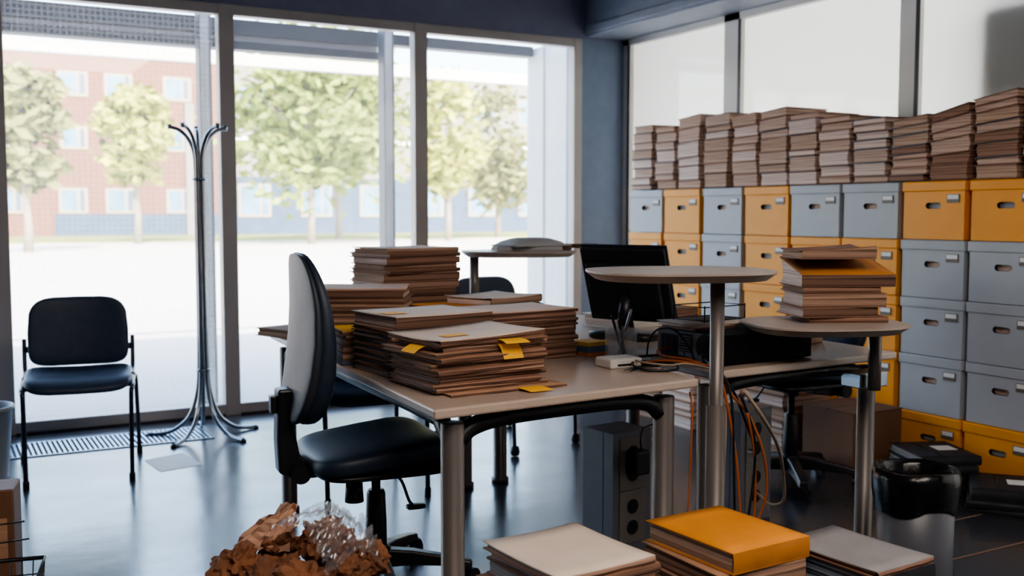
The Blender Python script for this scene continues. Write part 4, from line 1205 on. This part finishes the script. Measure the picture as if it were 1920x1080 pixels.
cable('thin pale cable lying in a loop on the near desk', [(1.93, 2.70, dz + 0.016), (1.91, 2.58, dz + 0.016), (1.95, 2.50, dz + 0.014), (1.99, 2.46, dz + 0.02), (2.05, 2.40, dz - 0.005), (2.07, 2.38, 0.62), (2.06, 2.37, 0.4), (2.05, 2.37, 0.006)], 0.0032, 'cable_white')
cable('thin black cable arching in front of the computer rear', [(2.09, 2.80, dz), (2.07, 2.76, dz + 0.06), (2.065, 2.70, dz + 0.10), (2.075, 2.63, dz + 0.10), (2.09, 2.58, dz + 0.05), (2.08, 2.53, dz)], 0.0035, 'cable_black')
cable('black computer mains cable running from the rear panel to the heap', [(2.13, 2.53, dz + 0.03), (2.085, 2.51, dz + 0.035), (2.065, 2.50, dz + 0.01), (2.03, 2.55, dz + 0.03), (1.97, 2.64, dz + 0.024), (1.90, 2.72, dz), (1.93, 2.76, dz)], 0.0042, 'cable_black')
cable('thin dark cable hanging down the near desk leg', [(1.95, 2.40, 0.672), (1.935, 2.37, 0.62), (1.92, 2.36, 0.4), (1.90, 2.355, 0.2), (1.91, 2.37, 0.006)], 0.003, 'cable_brown')

# ------------------------------------------------------------------ bins and rubbish
t = thing('waste_bin', 'grey round waste bin with a black liner on the right', 'waste bin', (2.70, 2.20, 0), 0)
b = BM(); lathe(b, [(0, 0.0), (0.108, 0.0), (0.115, 0.02), (0.118, 0.37), (0.113, 0.37), (0.110, 0.02), (0, 0.012)], 36); obj('bin_body', b, M['bin_grey'], t)
b = BM()
rings = []
rnd = random.Random(5)
prof = [(0.121, 0.275), (0.125, 0.30), (0.129, 0.33), (0.131, 0.375), (0.128, 0.398), (0.119, 0.402), (0.105, 0.385), (0.10, 0.33), (0.095, 0.25), (0.08, 0.22), (0.0, 0.21)]
for i, (r, z) in enumerate(prof):
    ring = []
    for k in range(72):
        a = 2 * math.pi * k / 72
        n = noise.noise(Vector((math.cos(a) * 4, math.sin(a) * 4, i * 0.5))) * 0.004 + noise.noise(Vector((math.cos(a) * 12, math.sin(a) * 12, i * 0.9))) * 0.005
        if i < 4: n = abs(n) + 0.001
        zz = z + noise.noise(Vector((math.cos(a) * 1.6 + 9, math.sin(a) * 1.6, 0.4))) * (0.035 if i == 0 else 0.008)
        ring.append(b.verts.new(((r + n) * math.cos(a), (r + n) * math.sin(a), zz)) if r > 0 else None)
    rings.append(ring)
tip = b.verts.new((0, 0, 0.21))
for A_, B_ in zip(rings, rings[1:]):
    for k in range(72):
        l = (k + 1) % 72
        if B_[0] is None:
            f = b.faces.new((A_[k], A_[l], tip))
        else:
            f = b.faces.new((A_[k], A_[l], B_[l], B_[k]))
        f.smooth = True
obj('bin_liner', b, M['binbag'], t, normals=False)

t = thing('round_bin', 'pale round bin cut by the left edge beside the visitor chair', 'bin', (0.17, 5.20, 0), 0)
b = BM(); lathe(b, [(0, 0.0), (0.11, 0.0), (0.115, 0.01), (0.14, 0.315), (0.148, 0.318), (0.148, 0.335), (0.138, 0.335), (0.112, 0.02), (0, 0.02)], 36); obj('bin_body', b, M['bin_white'], t)
def crumpled(bm, c, r, seed, sub=4, flat=(1, 1, 1), sharp=0.75):
    """ball of crushed paper: facets between sharp ridges (nearest-plane cut of a noisy sphere)"""
    rr = random.Random(int(seed * 1000))
    planes = []
    for k in range(26):
        n = Vector((rr.gauss(0, 1), rr.gauss(0, 1), rr.gauss(0, 1))).normalized()
        planes.append((n, rr.uniform(0.62, 1.0)))
    dents = [(Vector((rr.gauss(0, 1), rr.gauss(0, 1), rr.gauss(0, 1))).normalized(), rr.uniform(0.25, 0.5)) for k in range(7)]
    ret = bmesh.ops.create_icosphere(bm, subdivisions=sub, radius=1.0)
    for v in ret['verts']:
        p = v.co.normalized()
        k = 1.15
        for n, d in planes:
            q = p.dot(n)
            if q > 0.05: k = min(k, d / q)
        for n, w in dents:
            a = p.angle(n)
            if a < w: k -= 0.32 * (1 - a / w)
        k *= 1.0 + 0.55 * (abs(noise.noise(p * 2.2 + Vector((seed, 0, 0)))) - 0.2) + 0.30 * (abs(noise.noise(p * 4.5 + Vector((0, seed, 0)))) - 0.2) + 0.10 * abs(noise.noise(p * 10 + Vector((0, 0, seed))))
        v.co = Vector((c[0] + p.x * r * k * flat[0], c[1] + p.y * r * k * flat[1], c[2] + p.z * r * k * flat[2]))
b = BM(); crumpled(b, (0.17, 5.2, 0.30), 0.10, 3, flat=(1, 1, 0.5)); tag(obj('crumpled_paper', b, M['crumple']), 'crumpled brown paper in the pale round bin', 'paper')

# overflowing paper bin in front
TX, TY = 0.715, 2.235
t = thing('paper_bin', 'grey paper bin overflowing with crumpled brown paper in front', 'bin', (TX, TY, 0), 0)
b = BM(); lathe(b, [(0, 0.0), (0.13, 0.0), (0.135, 0.01), (0.165, 0.30), (0.172, 0.305), (0.168, 0.312), (0.160, 0.305), (0.13, 0.02), (0, 0.02)], 36); obj('bin_body', b, M['bin_grey'], t)
balls = [(-0.135, 0.05, 0.415, 0.062), (-0.035, -0.11, 0.40, 0.070), (0.075, -0.10, 0.405, 0.062), (0.105, 0.075, 0.415, 0.064), (-0.02, 0.11, 0.42, 0.062), (-0.12, -0.06, 0.395, 0.058), (0.035, 0.0, 0.455, 0.058), (-0.045, 0.005, 0.40, 0.056), (0.15, -0.02, 0.40, 0.052)]
labs = ['leftmost brown ball', 'ball low at the front', 'ball at the front right', 'ball by the office chair base', 'ball at the back', 'small ball at the front left', 'ball under the clear bag', 'large ball in the middle', 'ball at the right rim']
for i, (dx, dy, z, r) in enumerate(balls):
    b = BM(); crumpled(b, (0, 0, 0), r * 0.92, 1.3 + i * 0.77)
    o = tag(obj('crumpled_paper', b, M['crumple']), 'crumpled brown paper, %s of the overflowing bin' % labs[i], 'paper', 'crumpled paper in the front bin')
    o.location = (TX + dx, TY + dy, z); o.rotation_euler = (i, i * 2, i * 0.7)
# torn pale kraft pieces standing up
for i, (dx, dy, z, w, h, rx, rz, lab) in enumerate([(-0.075, 0.075, 0.455, 0.13, 0.075, 60, -40, 'torn pale kraft piece at the back left'), (-0.03, 0.08, 0.465, 0.07, 0.085, 70, -20, 'pointed kraft piece sticking up highest'), (0.07, 0.06, 0.455, 0.06, 0.06, 75, -50, 'small kraft scrap sticking up by the chair')]):
    b = BM()
    n = 7
    g = []
    for j in range(n + 1):
        row = []
        for k in range(n + 1):
            u, v = k / n - 0.5, j / n
            ww = w * (1 - 0.45 * v)
            p = Vector((u * ww + 0.3 * w * v * v, noise.noise(Vector((u * 4 + i, v * 4, 1.0))) * 0.022 + 0.02 * math.sin(u * 5), v * h + 0.012 * noise.noise(Vector((u * 6, i * 2.0, 0)))))
            row.append(b.verts.new(p))
        g.append(row)
    for j in range(n):
        for k in range(n):
            b.faces.new((g[j][k], g[j][k + 1], g[j + 1][k + 1], g[j + 1][k]))
    o = tag(obj('torn_paper', b, M['crumple_pale'], normals=False), lab + ' of the overflowing bin', 'paper', 'torn kraft pieces in the front bin')
    o.location = (TX + dx, TY + dy, z - 0.02); o.rotation_euler = (R_(rx - 90), 0, R_(rz))
# clear plastic bag over the paper
b = BM()
n = 44
g = []
for j in range(n + 1):
    row = []
    for k in range(n + 1):
        u, v = k / n - 0.5, j / n - 0.5
        x = u * 0.20; y = v * 0.20
        z = 0.055 - 0.9 * (u * u + v * v) * 0.20 + 0.045 * abs(noise.noise(Vector((u * 5, v * 9, 3)))) + 0.016 * abs(noise.noise(Vector((u * 12, v * 17, 5))))
        row.append(b.verts.new((x + 0.012 * noise.noise(Vector((v * 9, u * 9, 8))), y, z)))
    g.append(row)
for j in range(n):
    for k in range(n):
        b.faces.new((g[j][k], g[j][k + 1], g[j + 1][k + 1], g[j + 1][k]))
o = tag(obj('plastic_bag', b, M['plastic_bag'], normals=False), 'crinkled clear plastic bag lying over the crumpled brown paper', 'bag')
o.location = (TX + 0.055, TY - 0.03, 0.462); o.rotation_euler = (R_(20), R_(16), R_(30))

# wire basket with a brown file, bottom left
wb = thing('wire_basket', 'black wire basket cut by the lower left corner', 'basket', (0.03, 2.52, 0), -12)
b = BM()
def rimpts(s, z): return [(-0.20 * s, -0.16 * s, z), (0.16 * s, -0.16 * s, z), (0.16 * s, 0.12 * s, z), (-0.20 * s, 0.12 * s, z)]
tube(b, rimpts(1.0, 0.40), 0.005, 8, closed=True); rim_o = obj('rim', b, M['wire'], wb)
b = BM()
for z in [0.03 + 0.037 * k for k in range(10)]:
    s = 0.85 + 0.15 * z / 0.40
    tube(b, rimpts(s, z), 0.0018, 5, closed=True)
lo, hi = rimpts(0.85, 0.0), rimpts(1.0, 0.40)
for a in range(4):
    c = (a + 1) % 4
    for k in range(15):
        f = k / 15
        p = Vector(lo[a]).lerp(Vector(lo[c]), f); q = Vector(hi[a]).lerp(Vector(hi[c]), f)
        tube(b, [p, q], 0.0016, 5)
for k in range(8):
    f = k / 7
    tube(b, [Vector(lo[0]).lerp(Vector(lo[1]), f), Vector(lo[3]).lerp(Vector(lo[2]), f)], 0.0016, 5)
tube(b, [(0.02, 0.12, 0.40), (0.05, 0.16, 0.43), (0.12, 0.18, 0.43)], 0.0022, 6)
tube(b, [(0.0, 0.12, 0.40), (0.03, 0.17, 0.47), (0.11, 0.19, 0.47)], 0.0022, 6)
obj('wire_mesh', b, M['wire'], wb)
t = thing('upright_file', 'tall brown file standing upright behind the wire basket', 'file', (0.132, 2.83, 0.0), -12)
b = BM(); box(b, -0.05, 0.04, -0.06, 0.06, 0.0, 0.53); obj('file_cover', b, M['wood'], t, bevel=0.004)
b = BM(); box(b, -0.035, 0.025, -0.062, -0.0595, 0.36, 0.46); obj('title_card', b, M['kraft1'], t)

# ------------------------------------------------------------------ light
w = bpy.data.worlds.new('World'); SC.world = w; w.use_nodes = True
nt = w.node_tree
bg = nt.nodes['Background']
sky = nt.nodes.new('ShaderNodeTexSky')
sky.sky_type = 'NISHITA'; sky.sun_disc = False; sky.sun_elevation = R_(40); sky.sun_rotation = R_(160); sky.air_density = 1.2; sky.dust_density = 2.5
nt.links.new(sky.outputs[0], bg.inputs[0]); bg.inputs[1].default_value = 0.55

def light(name, typ, loc, rot, energy, col=(1, 1, 1), **k):
    l = bpy.data.lights.new(name, typ); l.energy = energy; l.color = col
    for a, v in k.items(): setattr(l, a, v)
    o = bpy.data.objects.new(name, l); COL.objects.link(o); o.location = loc; o.rotation_euler = rot
    return o
# sun from behind the building, over its roof
d = Vector((0.30, 1.0, -0.87)).normalized()
sun = light('sun', 'SUN', (0, 0, 12), d.to_track_quat('-Z', 'Y').to_euler(), 7.0, (1.0, 0.90, 0.76), angle=R_(0.8))
# weak warm fill light added overhead, just behind the camera
light('room_fill', 'AREA', (1.0, -0.2, CEIL - 0.03), (0, 0, 0), 38, (1.0, 0.88, 0.77), shape='RECTANGLE', size=2.5, size_y=2.0)
# added area light that backlights the frosted panels
light('panel_backlight', 'AREA', (XR + 1.75, 3.0, 1.7), (0, R_(90), 0), 260, (0.97, 0.98, 1.0), shape='RECTANGLE', size=2.2, size_y=6.0)
# sky portals in the windows
pl = light('window_skylight', 'AREA', (-0.3, 6.12, 1.22), (R_(-90), 0, 0), 1, (1, 1, 1), shape='RECTANGLE', size=8.5, size_y=2.3)
pl.data.cycles.is_portal = True

# ------------------------------------------------------------------ camera
cam = bpy.data.cameras.new('camera'); co = bpy.data.objects.new('camera', cam); COL.objects.link(co)
cam.sensor_width = 36; cam.lens = 36 * 1950 / 1920
co.location = (0, 0, 1.2)
co.rotation_euler = (math.pi / 2 - math.atan(140 / 1950), 0, R_(60.7 - 90))
cam.clip_start = 0.05; cam.clip_end = 300
cam.dof.use_dof = True; cam.dof.focus_distance = 2.9; cam.dof.aperture_fstop = 3.2
SC.camera = co
SC.view_settings.view_transform = 'AgX'
SC.view_settings.look = 'AgX - Medium High Contrast'
SC.view_settings.exposure = 1.8
SC.cycles.use_denoising = True
SC.cycles.max_bounces = 8
SC.cycles.transparent_max_bounces = 16
SC.cycles.sample_clamp_indirect = 6
